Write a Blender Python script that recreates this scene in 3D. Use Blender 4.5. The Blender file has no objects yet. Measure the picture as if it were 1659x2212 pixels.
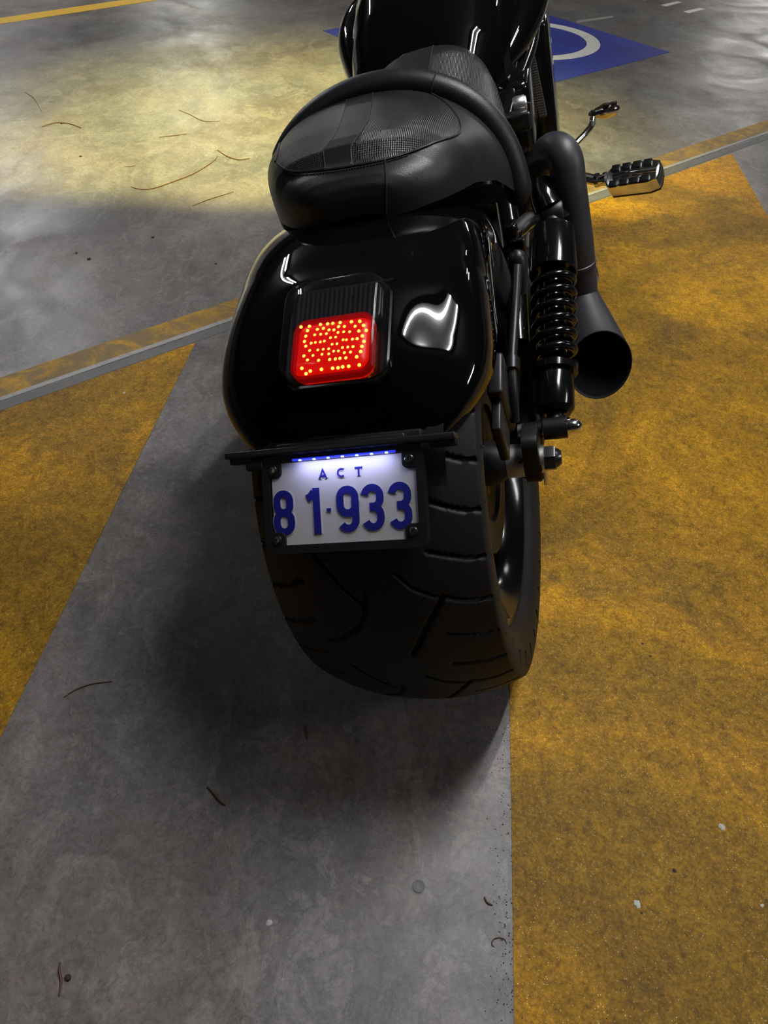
import bpy, math, random
import numpy as np
from mathutils import Matrix, Vector
from mathutils.bvhtree import BVHTree
random.seed(7)
sc = bpy.context.scene
COL = sc.collection

# ------------------------------------------------------------------ camera
F, CX, CY = 1600.0, 829.5, 1106.0                       # focal length and centre in photo pixels (1659 x 2212)
RC = np.array([[0.99942257, -0.03397827, 0.0], [0.02464675, 0.72494909, -0.68836135], [0.02338933, 0.68796387, 0.72536794]])
CAM = np.array([0.0, 0.0, 1.0765])
cd = bpy.data.cameras.new('camera'); cam = bpy.data.objects.new('camera', cd); COL.objects.link(cam)
M = Matrix(RC.tolist()).to_4x4(); M.translation = Vector(CAM); cam.matrix_world = M
cd.sensor_fit = 'VERTICAL'; cd.sensor_height = 24.0; cd.lens = 24.0 * F / 2212.0; cd.clip_start = 0.02
sc.camera = cam

# ------------------------------------------------------------------ world, view
w = bpy.data.worlds.new('world'); sc.world = w; w.use_nodes = True
w.node_tree.nodes['Background'].inputs[0].default_value = (0.9, 0.93, 1.0, 1)
w.node_tree.nodes['Background'].inputs[1].default_value = 0.015
sc.view_settings.view_transform = 'Standard'; sc.view_settings.look = 'None'
sc.view_settings.gamma = 1.0; sc.view_settings.exposure = 0.0; sc.view_settings.use_curve_mapping = False
CEIL = 2.65
# fluorescent battens on the garage ceiling: x, y, heading (deg), length, emission, tint
TUBES = [
    (0.72, 1.25, 66, 1.3, 200, (0.98, 0.98, 1.0)),
    (-2.6, -1.2, 66, 1.3, 12, (0.98, 0.98, 1.0)),
    (3.3, 0.1, 66, 1.3, 90, (1.0, 0.98, 0.97)),
    (-3.2, 13.2, 90, 2.5, 200, (1.0, 1.0, 0.92)),
    (6.0, 14.5, 90, 2.5, 240, (1.0, 0.97, 0.93)),
    (-3.7, 6.6, 106, 2.6, 190, (0.98, 0.98, 1.0)),
    (3.2, 5.2, 66, 1.3, 60, (1.0, 0.97, 0.93)),
]
# unseen yellowish downlight added, inferred from the lit floor patch: x, y, target, power
DOWN = (-0.36, 2.98, 900.0)

# ------------------------------------------------------------------ pixel -> place helpers (a pixel is only a direction)
TH, PS = math.radians(16.5), math.radians(8.5)          # motorcycle leans on its side stand, nose turned right
c, s = math.cos(TH), math.sin(TH); Ry = np.array([[c, 0, -s], [0, 1, 0], [s, 0, c]])
c, s = math.cos(PS), math.sin(PS); Rz = np.array([[c, s, 0], [-s, c, 0], [0, 0, 1]])
RB = Rz @ Ry; TB = np.array([0.15314, 0.78734, 0.0128]); CB = RB.T @ (CAM - TB)
def ray(px, py):
    v = np.array([px - CX, -(py - CY), -F]); return RC @ (v / np.linalg.norm(v))
def G(px, py, z=0.0):                                   # point on the floor
    r = ray(px, py); return CAM + r * ((z - CAM[2]) / r[2])
def P(px, py, **k):                                     # point in the motorcycle's own frame on a plane x/y/z = const
    r = RB.T @ ray(px, py); a, v = list(k.items())[0]; i = 'xyz'.index(a); return CB + r * ((v - CB[i]) / r[i])
def PX(p):                                              # motorcycle frame -> photo pixel
    q = RC.T @ (RB @ np.asarray(p) + TB - CAM); return CX + F * q[0] / -q[2], CY - F * q[1] / -q[2]

# ------------------------------------------------------------------ materials
def nt(m): return m.node_tree.nodes, m.node_tree.links
def pri(name, col, rough=0.5, metal=0.0, coat=0.0, spec=0.5, emit=None, es=0.0, coat_rough=0.03):
    m = bpy.data.materials.new(name); m.use_nodes = True
    b = m.node_tree.nodes['Principled BSDF']
    b.inputs['Base Color'].default_value = (*col, 1); b.inputs['Roughness'].default_value = rough
    b.inputs['Metallic'].default_value = metal; b.inputs['Coat Weight'].default_value = coat
    b.inputs['Coat Roughness'].default_value = coat_rough; b.inputs['Specular IOR Level'].default_value = spec
    if emit: b.inputs['Emission Color'].default_value = (*emit, 1); b.inputs['Emission Strength'].default_value = es
    return m
def noise(m, scale, detail=6, rough=0.6, coord='Object', dist=0.0, sc3=None):
    n, l = nt(m); t = n.new('ShaderNodeTexCoord'); x = n.new('ShaderNodeTexNoise')
    x.inputs['Scale'].default_value = scale; x.inputs['Detail'].default_value = detail
    x.inputs['Roughness'].default_value = rough; x.inputs['Distortion'].default_value = dist
    if sc3:
        mp = n.new('ShaderNodeMapping'); mp.inputs['Scale'].default_value = sc3[:3]
        if len(sc3) > 3: mp.inputs['Rotation'].default_value = (0, 0, sc3[3])
        l.new(t.outputs[coord], mp.inputs[0]); l.new(mp.outputs[0], x.inputs[0])
    else: l.new(t.outputs[coord], x.inputs[0])
    return x.outputs[0]
def ramp(m, src, stops):
    n, l = nt(m); r = n.new('ShaderNodeValToRGB'); e = r.color_ramp.elements
    while len(e) < len(stops): e.new(0.5)
    for k, (p, c) in enumerate(stops):
        e[k].position = p; e[k].color = (*c, 1) if isinstance(c, tuple) else (c, c, c, 1)
    l.new(src, r.inputs[0]); return r.outputs[0]
def mix(m, fac, a, b, mode='MIX'):
    n, l = nt(m); x = n.new('ShaderNodeMix'); x.data_type = 'RGBA'; x.blend_type = mode
    for v, i in ((fac, 0), (a, 6), (b, 7)):
        if isinstance(v, (int, float)): x.inputs[i].default_value = v
        elif isinstance(v, tuple): x.inputs[i].default_value = (*v, 1)
        else: l.new(v, x.inputs[i])
    return x.outputs[2]
def math2(m, op, a, b=0.0):
    n, l = nt(m); x = n.new('ShaderNodeMath'); x.operation = op
    for v, i in ((a, 0), (b, 1)):
        if isinstance(v, (int, float)): x.inputs[i].default_value = v
        else: l.new(v, x.inputs[i])
    return x.outputs[0]
def bump(m, src, strength=0.2, dist=0.001):
    n, l = nt(m); b = n.new('ShaderNodeBump'); b.inputs['Strength'].default_value = strength
    b.inputs['Distance'].default_value = dist; l.new(src, b.inputs['Height'])
    l.new(b.outputs[0], n['Principled BSDF'].inputs['Normal'])
def setin(m, name, src): nt(m)[1].new(src, nt(m)[0]['Principled BSDF'].inputs[name])

def concrete(name, c0, c1, c2, rlo=0.30, rhi=0.55):
    m = pri(name, c1, 0.4, spec=0.35)
    big = ramp(m, noise(m, 0.9, 8, 0.62, dist=0.6), [(0.3, c0), (0.5, c1), (0.72, c2)])
    st = ramp(m, noise(m, 3.6, 10, 0.72, dist=0.7, sc3=(1.0, 0.6, 1.0, 0.5)), [(0.34, 0.66), (0.5, 1.0), (0.66, 1.25)])
    col = mix(m, 1.0, big, st, 'MULTIPLY')
    md_ = ramp(m, noise(m, 16, 8, 0.75, dist=0.9), [(0.34, 0.74), (0.52, 1.0), (0.68, 1.22)])
    col = mix(m, 0.8, col, md_, 'MULTIPLY')
    fine = ramp(m, noise(m, 95, 6, 0.8, dist=0.5), [(0.3, 0.66), (0.52, 1.0), (0.72, 1.25)])
    col = mix(m, 0.9, col, fine, 'MULTIPLY')
    patch = ramp(m, noise(m, 2.1, 9, 0.7, dist=0.8), [(0.56, 0.0), (0.62, 1.0)])
    col = mix(m, math2(m, 'MULTIPLY', patch, 0.45), col, mix(m, 1.0, c2, fine, 'MULTIPLY'))
    warm = ramp(m, noise(m, 1.3, 6, 0.6, dist=0.6), [(0.4, (0.97, 1.0, 1.04)), (0.6, (1.08, 0.99, 0.93))])
    col = mix(m, 1.0, col, warm, 'MULTIPLY')
    flake = ramp(m, noise(m, 11, 12, 0.78, dist=0.7, sc3=(1.0, 0.7, 1.0, 0.7)), [(0.535, 0.0), (0.565, 1.0)])
    col = mix(m, math2(m, 'MULTIPLY', flake, 0.38), col, mix(m, 1.0, tuple(v * 1.15 for v in c2), fine, 'MULTIPLY'))
    vein = ramp(m, noise(m, 26, 8, 0.7, dist=1.2), [(0.47, 1.0), (0.5, 0.55), (0.53, 1.0)])
    col = mix(m, 0.55, col, vein, 'MULTIPLY')
    stain = ramp(m, noise(m, 7, 9, 0.75, dist=1.2), [(0.66, 0.0), (0.72, 1.0)])
    col = mix(m, math2(m, 'MULTIPLY', stain, 0.5), col, (c0[0]*0.55, c0[1]*0.5, c0[2]*0.45))
    setin(m, 'Base Color', col)
    rr = ramp(m, noise(m, 3.0, 7, 0.65, dist=1.0), [(0.3, rlo), (0.7, rhi)]); setin(m, 'Roughness', rr)
    bump(m, noise(m, 90, 8, 0.7), 0.25, 0.0012)
    return m
def paint(name, c0, c1, wear, c_wear, dirt=0.5, glitter=False, rough=0.5, wscale=2.2):
    m = pri(name, c0, rough, spec=0.2)
    col = ramp(m, noise(m, wscale, 7, 0.6, dist=1.0), [(0.3, c1), (0.52, c0), (0.75, tuple(min(1, v*1.15) for v in c0))])
    d = ramp(m, noise(m, 60, 7, 0.8, dist=0.6), [(0.3, 0.45), (0.52, 1.0), (0.7, 1.12)])
    col = mix(m, dirt, col, d, 'MULTIPLY')
    wv = ramp(m, noise(m, wscale * 2.2, 9, 0.72, dist=1.2), [(1 - wear - 0.06, 0.0), (1 - wear + 0.08, 1.0)])
    col = mix(m, math2(m, 'MULTIPLY', wv, 0.8), col, c_wear)
    sp = ramp(m, noise(m, 240, 2, 0.5), [(0.70, 0.0), (0.74, 1.0)])
    col = mix(m, math2(m, 'MULTIPLY', sp, 0.6), col, (0.05, 0.04, 0.03))
    if glitter:
        n, l = nt(m); t = n.new('ShaderNodeTexCoord'); v = n.new('ShaderNodeTexVoronoi'); v.inputs['Scale'].default_value = 330
        l.new(t.outputs['Object'], v.inputs[0])
        g = ramp(m, v.outputs['Distance'], [(0.16, 1.0), (0.24, 0.0)])
        sel = ramp(m, v.outputs['Color'], [(0.62, 0.0), (0.66, 1.0)])
        gg = math2(m, 'MULTIPLY', g, sel)
        col = mix(m, gg, col, (0.95, 0.75, 0.35))
        setin(m, 'Roughness', ramp(m, gg, [(0.0, rough), (1.0, 0.25)]))
    if glitter:
        gr = ramp(m, noise(m, 1.1, 8, 0.66, dist=0.9), [(0.38, (0.52, 0.55, 0.75)), (0.47, (0.72, 0.74, 0.9)), (0.52, (0.98, 0.98, 1.0)), (0.60, (1.12, 1.08, 0.85)), (0.66, (1.30, 1.22, 0.7))])
        col = mix(m, 1.0, col, gr, 'MULTIPLY')
        fib = ramp(m, noise(m, 34, 12, 0.85, dist=1.4), [(0.36, 0.45), (0.5, 1.0), (0.64, 1.45)]); col = mix(m, 0.85, col, fib, 'MULTIPLY')
        gran = ramp(m, noise(m, 210, 5, 0.8), [(0.34, 0.45), (0.5, 1.0), (0.66, 1.5)]); col = mix(m, 0.75, col, gran, 'MULTIPLY')
    setin(m, 'Base Color', col)
    bump(m, noise(m, 170, 6, 0.8), 0.5, 0.0012)
    return m

m_floor = concrete('sealed_concrete', (0.115, 0.105, 0.098), (0.18, 0.168, 0.158), (0.27, 0.252, 0.232))
m_ceil = pri('ceiling_concrete', (0.11, 0.11, 0.105), 0.8); bump(m_ceil, noise(m_ceil, 12), 0.2, 0.004)
m_wall = pri('wall_paint', (0.24, 0.24, 0.23), 0.7); bump(m_wall, noise(m_wall, 20), 0.1, 0.004)
m_hatch = paint('yellow_hatch_paint', (0.52, 0.262, 0.008), (0.33, 0.165, 0.010), 0.42, (0.23, 0.128, 0.018), 0.85, True, 0.5, 1.6)
m_line = paint('yellow_line_paint', (0.52, 0.30, 0.04), (0.38, 0.21, 0.03), 0.52, (0.19, 0.14, 0.085), 0.7, False, 0.5, 5.0)
m_fline = paint('bright_yellow_line_paint', (0.88, 0.52, 0.02), (0.75, 0.44, 0.02), 0.12, (0.5, 0.33, 0.06), 0.4)
m_white = paint('white_line_paint', (0.42, 0.41, 0.39), (0.34, 0.33, 0.31), 0.4, (0.24, 0.23, 0.22), 0.5)
m_edge = paint('grey_strip_paint', (0.175, 0.172, 0.168), (0.14, 0.138, 0.133), 0.2, (0.14, 0.13, 0.12), 0.4)
m_blue = paint('blue_bay_paint', (0.05, 0.068, 0.36), (0.04, 0.05, 0.26), 0.36, (0.10, 0.11, 0.22), 0.4)
m_sym = paint('white_symbol_paint', (0.85, 0.85, 0.78), (0.75, 0.75, 0.69), 0.1, (0.55, 0.55, 0.5), 0.3)

m_paint = pri('gloss_black_paint', (0.002, 0.002, 0.0025), 0.4, coat=1.0, spec=0.0, coat_rough=0.012)
m_satin = pri('satin_black_metal', (0.010, 0.010, 0.012), 0.38, spec=0.45); bump(m_satin, noise(m_satin, 300), 0.05, 0.0005)
m_gloss = pri('gloss_black_plastic', (0.004, 0.004, 0.0045), 0.14, spec=0.5)
m_matte = pri('matte_black_plastic', (0.007, 0.007, 0.0075), 0.5, spec=0.25); bump(m_matte, noise(m_matte, 400), 0.1, 0.0005)
m_exh = pri('matte_black_ceramic', (0.026, 0.025, 0.029), 0.46, spec=0.6); bump(m_exh, noise(m_exh, 500), 0.08, 0.0004)
m_inside = pri('bore_black', (0.008, 0.008, 0.008), 0.8, spec=0.1)  # muffler bore, darker than the ceramic outside
m_rub = pri('tyre_rubber', (0.0075, 0.0075, 0.009), 0.58, spec=0.32); bump(m_rub, noise(m_rub, 450, 5), 0.2, 0.0006)
m_chrome = pri('chrome', (0.90, 0.90, 0.92), 0.14, 1.0)
m_steel = pri('machined_steel', (0.78, 0.77, 0.75), 0.38, 1.0)
m_bolt = pri('black_bolt_steel', (0.10, 0.10, 0.10), 0.25, 0.9)
m_leather = pri('black_leather', (0.011, 0.011, 0.013), 0.42, spec=0.5)
def leather_bump(m, sc_, st):
    n, l = nt(m); t = n.new('ShaderNodeTexCoord'); v = n.new('ShaderNodeTexVoronoi'); v.inputs['Scale'].default_value = sc_
    l.new(t.outputs['Object'], v.inputs[0]); bump(m, v.outputs['Distance'], st, 0.0006)
leather_bump(m_leather, 900, 0.25)
m_strip = pri('smooth_leather_strip', (0.011, 0.011, 0.014), 0.48, spec=0.4); leather_bump(m_strip, 1100, 0.15)
m_perf = pri('basket_weave_leather', (0.012, 0.012, 0.014), 0.29, spec=0.6)
def weave(m):
    n, l = nt(m); t = n.new('ShaderNodeTexCoord'); s_ = n.new('ShaderNodeSeparateXYZ'); l.new(t.outputs['Object'], s_.inputs[0])
    a = math2(m, 'SINE', math2(m, 'MULTIPLY', math2(m, 'ADD', s_.outputs[0], s_.outputs[1]), 1500.0))
    b = math2(m, 'SINE', math2(m, 'MULTIPLY', math2(m, 'SUBTRACT', s_.outputs[0], s_.outputs[1]), 1500.0))
    bump(m, math2(m, 'MULTIPLY', a, b), 0.45, 0.0012)
weave(m_perf)
m_thread = pri('black_thread', (0.012, 0.012, 0.013), 0.5)
m_lens = pri('smoked_lens', (0.02, 0.02, 0.022), 0.05, spec=0.6); m_lens.node_tree.nodes['Principled BSDF'].inputs['Alpha'].default_value = 0.22
m_reflector = pri('dark_reflector', (0.035, 0.035, 0.04), 0.2, 0.6)
m_red = pri('lit_red_lens', (0.25, 0.0, 0.0), 0.35, spec=0.3, emit=(1.0, 0.006, 0.002), es=0.68)
m_redrim = pri('red_lens_rim', (0.25, 0.0, 0.003), 0.2, spec=0.4, emit=(1.0, 0.005, 0.005), es=0.12)
m_led = pri('lit_amber_led', (1, 0.4, 0.05), 0.4, emit=(1.0, 0.42, 0.055), es=3.2)
m_plate = pri('white_plate', (0.42, 0.42, 0.41), 0.5, spec=0.4)
m_plateblue = pri('blue_plate_paint', (0.008, 0.010, 0.16), 0.6, spec=0.2)
m_bled = pri('lit_blue_led', (0.1, 0.2, 1), 0.4, emit=(0.25, 0.42, 1.0), es=9.0)
m_bstrip = pri('lit_blue_strip', (0.02, 0.03, 0.4), 0.4, emit=(0.02, 0.04, 1.0), es=0.8)
m_housing = pri('grey_fixture', (0.12, 0.12, 0.12), 0.5)
m_twig = pri('brown_twig', (0.085, 0.035, 0.018), 0.6); m_twig2 = pri('pale_brown_twig', (0.20, 0.105, 0.045), 0.6)
m_dark = pri('dark_grit', (0.03, 0.025, 0.02), 0.8)
m_chip = pri('pale_paint_chip', (0.55, 0.54, 0.52), 0.6)
m_clear = pri('clear_plastic', (0.5, 0.5, 0.5), 0.08); m_clear.node_tree.nodes['Principled BSDF'].inputs['Alpha'].default_value = 0.35
m_vent = pri('grey_ribbed_metal', (0.16, 0.16, 0.16), 0.35, 0.8); bump(m_vent, noise(m_vent, 220), 0.4, 0.001)

# ------------------------------------------------------------------ mesh helpers: a shape is (verts, faces)
def join(*shapes):
    V, Fc = [], []
    for v, f in shapes:
        o = len(V); V += [tuple(map(float, p)) for p in v]; Fc += [tuple(i + o for i in q) for q in f]
    return V, Fc
def obj(name, shape, mat, parent=None, smooth=True, angle=40):
    v, f = shape
    me = bpy.data.meshes.new(name); me.from_pydata([tuple(map(float, p)) for p in v], [], [tuple(q) for q in f]); me.update()
    if smooth:
        me.polygons.foreach_set('use_smooth', [True] * len(me.polygons))
        try: me.set_sharp_from_angle(angle=math.radians(angle))
        except Exception: pass
    me.materials.append(mat)
    o = bpy.data.objects.new(name, me); COL.objects.link(o)
    if parent: o.parent = parent
    return o
def tag(o, label=None, cat=None, group=None, kind=None):
    if label: o['label'] = label
    if cat: o['category'] = cat
    if group: o['group'] = group
    if kind: o['kind'] = kind
    return o
def grid(pts, closed_u=False, closed_v=False):          # pts[u][v]
    nu, nv = len(pts), len(pts[0]); V = [p for r in pts for p in r]; Fc = []
    for i in range(nu if closed_u else nu - 1):
        for j in range(nv if closed_v else nv - 1):
            a, b = i, (i + 1) % nu; d, e = j, (j + 1) % nv
            Fc.append((a * nv + d, b * nv + d, b * nv + e, a * nv + e))
    return V, Fc
def frame(t):
    t = Vector(t).normalized(); a = Vector((0, 0, 1)) if abs(t.z) < 0.9 else Vector((1, 0, 0))
    u = t.cross(a).normalized(); return u, t.cross(u).normalized(), t
def tube(path, rad, seg=16, caps=True, closed=False):
    path = [Vector(p) for p in path]; n = len(path); rings = []; pu = None
    for i, p in enumerate(path):
        t = (path[(i + 1) % n] - path[i - 1]) if closed else (path[min(i + 1, n - 1)] - path[max(i - 1, 0)])
        t.normalize()
        if pu is None: u = frame(t)[0]
        else: u = (pu - t * pu.dot(t)).normalized()
        pu = u; v = t.cross(u); r = rad(i / (n - 1)) if callable(rad) else rad
        rings.append([p + (u * math.cos(a) + v * math.sin(a)) * r for a in (2 * math.pi * k / seg for k in range(seg))])
    V, Fc = grid(rings, closed, True)
    if caps and not closed: Fc += [tuple(range(seg))[::-1], tuple(range((n - 1) * seg, n * seg))]
    return V, Fc
def spline(pts, n=12):                                  # Catmull-Rom through points
    p = [np.asarray(q, float) for q in pts]; p = [2 * p[0] - p[1]] + p + [2 * p[-1] - p[-2]]; out = []
    for i in range(1, len(p) - 2):
        for k in range(n):
            t = k / n; out.append(0.5 * (2 * p[i] + (p[i+1] - p[i-1]) * t + (2*p[i-1] - 5*p[i] + 4*p[i+1] - p[i+2]) * t*t + (-p[i-1] + 3*p[i] - 3*p[i+1] + p[i+2]) * t**3))
    out.append(p[-2]); return out
def lathe(o, axis, prof, seg=32):                       # prof: (distance along axis, radius); closed ends where radius is 0
    u, v, t = frame(axis); o = Vector(o)
    rings = [[o + t * d + (u * math.cos(a) + v * math.sin(a)) * max(r, 1e-5) for a in (2 * math.pi * k / seg for k in range(seg))] for d, r in prof]
    V, Fc = grid(rings, False, True); n = len(prof)
    Fc += [tuple(range(seg))[::-1], tuple(range((n - 1) * seg, n * seg))]
    return V, Fc
def box(cn, ex, ey, ez, bev=0.0):                       # half-extent vectors; bevelled edges
    cn, ex, ey, ez = map(Vector, (cn, ex, ey, ez)); V = []; L = (ex.length, ey.length, ez.length)
    b = min(bev, min(L) * 0.45)
    if b <= 0:
        for z in (-1, 1):
            for y in (-1, 1):
                for x in (-1, 1): V.append(cn + ex * x + ey * y + ez * z)
        return V, [(0, 2, 3, 1), (4, 5, 7, 6), (0, 1, 5, 4), (2, 6, 7, 3), (0, 4, 6, 2), (1, 3, 7, 5)]
    import bmesh
    bm = bmesh.new(); bmesh.ops.create_cube(bm, size=2.0)
    for vv in bm.verts: vv.co = Vector((vv.co.x * L[0], vv.co.y * L[1], vv.co.z * L[2]))
    bmesh.ops.bevel(bm, geom=list(bm.edges), offset=b, segments=3, profile=0.5, affect='EDGES')
    bm.verts.ensure_lookup_table(); bm.verts.index_update()
    X, Y, Z = ex.normalized(), ey.normalized(), ez.normalized()
    V = [cn + X * q.co.x + Y * q.co.y + Z * q.co.z for q in bm.verts]; Fc = [tuple(q.index for q in f.verts) for f in bm.faces]
    bm.free(); return V, Fc
def aab(x0, x1, y0, y1, z0, z1, bev=0.0):
    return box(((x0+x1)/2, (y0+y1)/2, (z0+z1)/2), ((x1-x0)/2, 0, 0), (0, (y1-y0)/2, 0), (0, 0, (z1-z0)/2), bev)
def prism(poly, o, ex, ey, ez, h0, h1, bev=0.0):        # polygon in a local plane, extruded along ez; optional chamfer at the top
    o, ex, ey, ez = map(Vector, (o, ex, ey, ez)); n = len(poly)
    cxm = sum(p[0] for p in poly) / n; cym = sum(p[1] for p in poly) / n
    def ring(h, k):
        out = []
        for i, p in enumerate(poly):
            if k:
                a, b = poly[i - 1], poly[(i + 1) % n]; dx, dy = b[0] - a[0], b[1] - a[1]; L = math.hypot(dx, dy) or 1
                p = (p[0] - dy / L * k, p[1] + dx / L * k)
            out.append(o + ex * p[0] + ey * p[1] + ez * h)
        return out
    rings = [ring(h0, 0), ring(h1 - bev, 0)] + ([ring(h1 - bev * 0.3, bev * 0.3), ring(h1, bev)] if bev else [])
    V, Fc = grid(rings, False, True); m_ = len(rings)
    Fc += [tuple(range(n))[::-1], tuple(range((m_ - 1) * n, m_ * n))]
    return V, Fc
def rrect(x0, x1, y0, y1, r, seg=6):                    # counter-clockwise rounded rectangle
    out = []
    for cx_, cy_, a0 in ((x1 - r, y1 - r, 0), (x0 + r, y1 - r, 90), (x0 + r, y0 + r, 180), (x1 - r, y0 + r, 270)):
        for k in range(seg + 1):
            a = math.radians(a0 + 90 * k / seg); out.append((cx_ + r * math.cos(a), cy_ + r * math.sin(a)))
    return out
def ribbon(pts, w, o, ex, ey, ez, h0, h1, closed=False):  # a flat stroke of width w with straight ends
    o, ex, ey, ez = map(Vector, (o, ex, ey, ez)); n = len(pts); A, B = [], []
    for i in range(n):
        if closed: a, b, c_ = pts[i - 1], pts[i], pts[(i + 1) % n]
        else: a, b, c_ = pts[max(i - 1, 0)], pts[i], pts[min(i + 1, n - 1)]
        d1 = (b[0]-a[0], b[1]-a[1]); d2 = (c_[0]-b[0], c_[1]-b[1])
        l1, l2 = math.hypot(*d1), math.hypot(*d2)
        if l1 < 1e-9: d1, l1 = d2, l2
        if l2 < 1e-9: d2, l2 = d1, l1
        n1 = (-d1[1]/l1, d1[0]/l1); n2 = (-d2[1]/l2, d2[0]/l2); q = (n1[0]+n2[0], n1[1]+n2[1]); L = math.hypot(*q); q = (q[0]/L, q[1]/L)
        k = (w / 2) / max(0.5, q[0]*n1[0] + q[1]*n1[1])
        A.append((b[0]+q[0]*k, b[1]+q[1]*k)); B.append((b[0]-q[0]*k, b[1]-q[1]*k))
    tp = lambda p, h: o + ex * p[0] + ey * p[1] + ez * h
    sec = [[tp(A[i], h0), tp(A[i], h1), tp(B[i], h1), tp(B[i], h0)] for i in range(n)]
    V, Fc = grid(sec, closed, True)
    if not closed: Fc += [(0, 1, 2, 3)[::-1], (4*n-4, 4*n-3, 4*n-2, 4*n-1)]
    return V, Fc
def flat(poly, z):                                      # a thin painted slab on the floor
    n = len(poly); V = [(p[0], p[1], 0.0) for p in poly] + [(p[0], p[1], z) for p in poly]
    return V, [tuple(range(n, 2*n))] + [(i, (i+1) % n, n + (i+1) % n, n + i) for i in range(n)]

# ------------------------------------------------------------------ the garage
floor = tag(obj('floor', ([(-16, -10, 0), (16, -10, 0), (16, 26, 0), (-16, 26, 0)], [(0, 1, 2, 3)]), m_floor, smooth=False), 'grey sealed concrete car park floor with painted markings', kind='structure')
tag(obj('ceiling', aab(-16, 16, -10, 26, CEIL + 0.08, CEIL + 0.25), m_ceil, smooth=False), kind='structure')
tag(obj('wall_back', aab(-16, 16, 26, 26.2, 0, CEIL + 0.08), m_wall, smooth=False), kind='structure')
tag(obj('wall_front', aab(-16, 16, -10.2, -10, 0, CEIL + 0.08), m_wall, smooth=False), kind='structure')
tag(obj('wall_left', aab(-16.2, -16, -10, 26, 0, CEIL + 0.08), m_wall, smooth=False), kind='structure')
tag(obj('wall_right', aab(16, 16.2, -10, 26, 0, CEIL + 0.08), m_wall, smooth=False), kind='structure')

for i, (x, y, a, L, e, tint) in enumerate(TUBES):
    t = bpy.data.objects.new('ceiling_light', None); COL.objects.link(t); t.location = (x, y, CEIL + 0.08); t.rotation_euler = (0, 0, math.radians(a))
    where = ['nearest above the motorcycle', 'behind the photographer on the left', 'to the right of the motorcycle', 'far ahead on the left', 'far ahead on the right', 'ahead on the left', 'ahead on the right'][i]
    tag(t, 'twin-tube fluorescent fixture on the ceiling ' + where, 'light', 'fluorescent fixtures on the ceiling')
    obj('housing', aab(-L/2 - 0.04, L/2 + 0.04, -0.18, 0.18, -0.055, 0.0, 0.01), m_housing, t)
    md = pri('lit_tube', (0.9, 0.9, 0.9), 0.5, emit=tint, es=e)
    for oy in (-0.11, 0.11):
        obj('fluorescent_tube', tube([(-L/2, oy, -0.075), (-L/4, oy, -0.075), (0, oy, -0.075), (L/4, oy, -0.075), (L/2, oy, -0.075)], 0.014, 12), md, t)
dl = bpy.data.objects.new('downlight', None); COL.objects.link(dl); dl.location = (DOWN[0], DOWN[1], CEIL + 0.08)
tag(dl, 'added round recessed yellow downlight in the ceiling ahead of motorcycle', 'light')
obj('trim_ring', lathe((0, 0, -0.03), (0, 0, 1), [(0, 0.09), (0, 0.115), (0.012, 0.12), (0.03, 0.12)]), m_housing, dl)
sl = bpy.data.lights.new('added_downlight_lamp', 'SPOT'); so = bpy.data.objects.new('added_downlight_lamp', sl); COL.objects.link(so)
so.parent = dl; so.location = (0, 0, -0.06); sl.energy = DOWN[2]; sl.color = (1.0, 0.93, 0.32)
sl.spot_size = math.radians(66); sl.spot_blend = 1.0; sl.shadow_soft_size = 0.010
ea, eb = G(300, 437)[:2], G(590, 447)[:2]; eu = (eb - ea) / np.linalg.norm(eb - ea); en = np.array([eu[1], -eu[0]])     # edge of the lit patch on the floor
reach = abs((ea - np.array(DOWN[:2])) @ en); hz_ = CEIL + 0.02; off = 0.05; dep = off * hz_ / reach
obj('added_cutoff_shield', box(Vector((en[0] * off, en[1] * off, -0.06 - dep / 2 + 0.02)), Vector((eu[0], eu[1], 0)) * 0.24, Vector((en[0], en[1], 0)) * 0.002, Vector((0, 0, dep / 2 + 0.02))), m_housing, dl, False)  # unseen plate added to cut the lit floor patch to a straight edge

# floor markings
def gd(px, py): return G(px, py)[:2]
d1 = gd(1659, 285) - gd(0, 865); d1 /= np.linalg.norm(d1); d2 = np.array([-d1[1], d1[0]])     # bay directions on the floor
hd = gd(1105, 1480) - gd(1105, 2212); hd /= np.linalg.norm(hd)                                   # hatch direction
hl = gd(408, 752) - gd(0, 1610); hl /= np.linalg.norm(hl); hd = (hd + hl); hd /= np.linalg.norm(hd)
def isect(p, u, q, v):
    t = np.linalg.solve(np.array([u, -v]).T, q - p); return p + u * t[0]
ra = gd(1105, 1800); la = gd(200, 1190); topL = gd(408, 752); topR = gd(1600, 325)
te_p = gd(0, 889); te_d = (topR - gd(0, 889)); te_d /= np.linalg.norm(te_d)
def hatch(nm, left, right, label):
    hdr = hd
    a = isect(left, hdr, te_p, te_d); b = isect(right, hdr, te_p, te_d)
    q = [a - hdr * 3.6, b - hdr * 4.4, b, a]
    return tag(obj(nm, flat(q, 0.0010), m_hatch, floor, False), label)
rw = gd(1659, 470)
hatch('hatch_stripe', ra, rw, 'broad worn yellow stripe right of the tyre')
hatch('hatch_stripe', la - np.array([0.82, 0.0]), la, 'broad worn yellow stripe left of the tyre')
hatch('hatch_stripe', rw + np.array([0.72, 0.0]), rw + np.array([1.5, 0]), 'broad yellow stripe farther right')
def band(nm, pa, pb, wa, mat, z=0.001, ext=6.0):        # a line along the bay direction through pa..pb, wa metres wide on the far side
    u = (pb - pa) / np.linalg.norm(pb - pa); n_ = np.array([-u[1], u[0]]); a = pa - u * ext; b = pb + u * ext
    return obj(nm, flat([a, b, b + n_ * wa, a + n_ * wa], z), mat, floor, False)
la0, la1 = gd(0, 866), gd(1659, 291)
tag(band('border_line', gd(0, 859), gd(1659, 283), 0.075, m_line), 'worn yellow border line')
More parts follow.
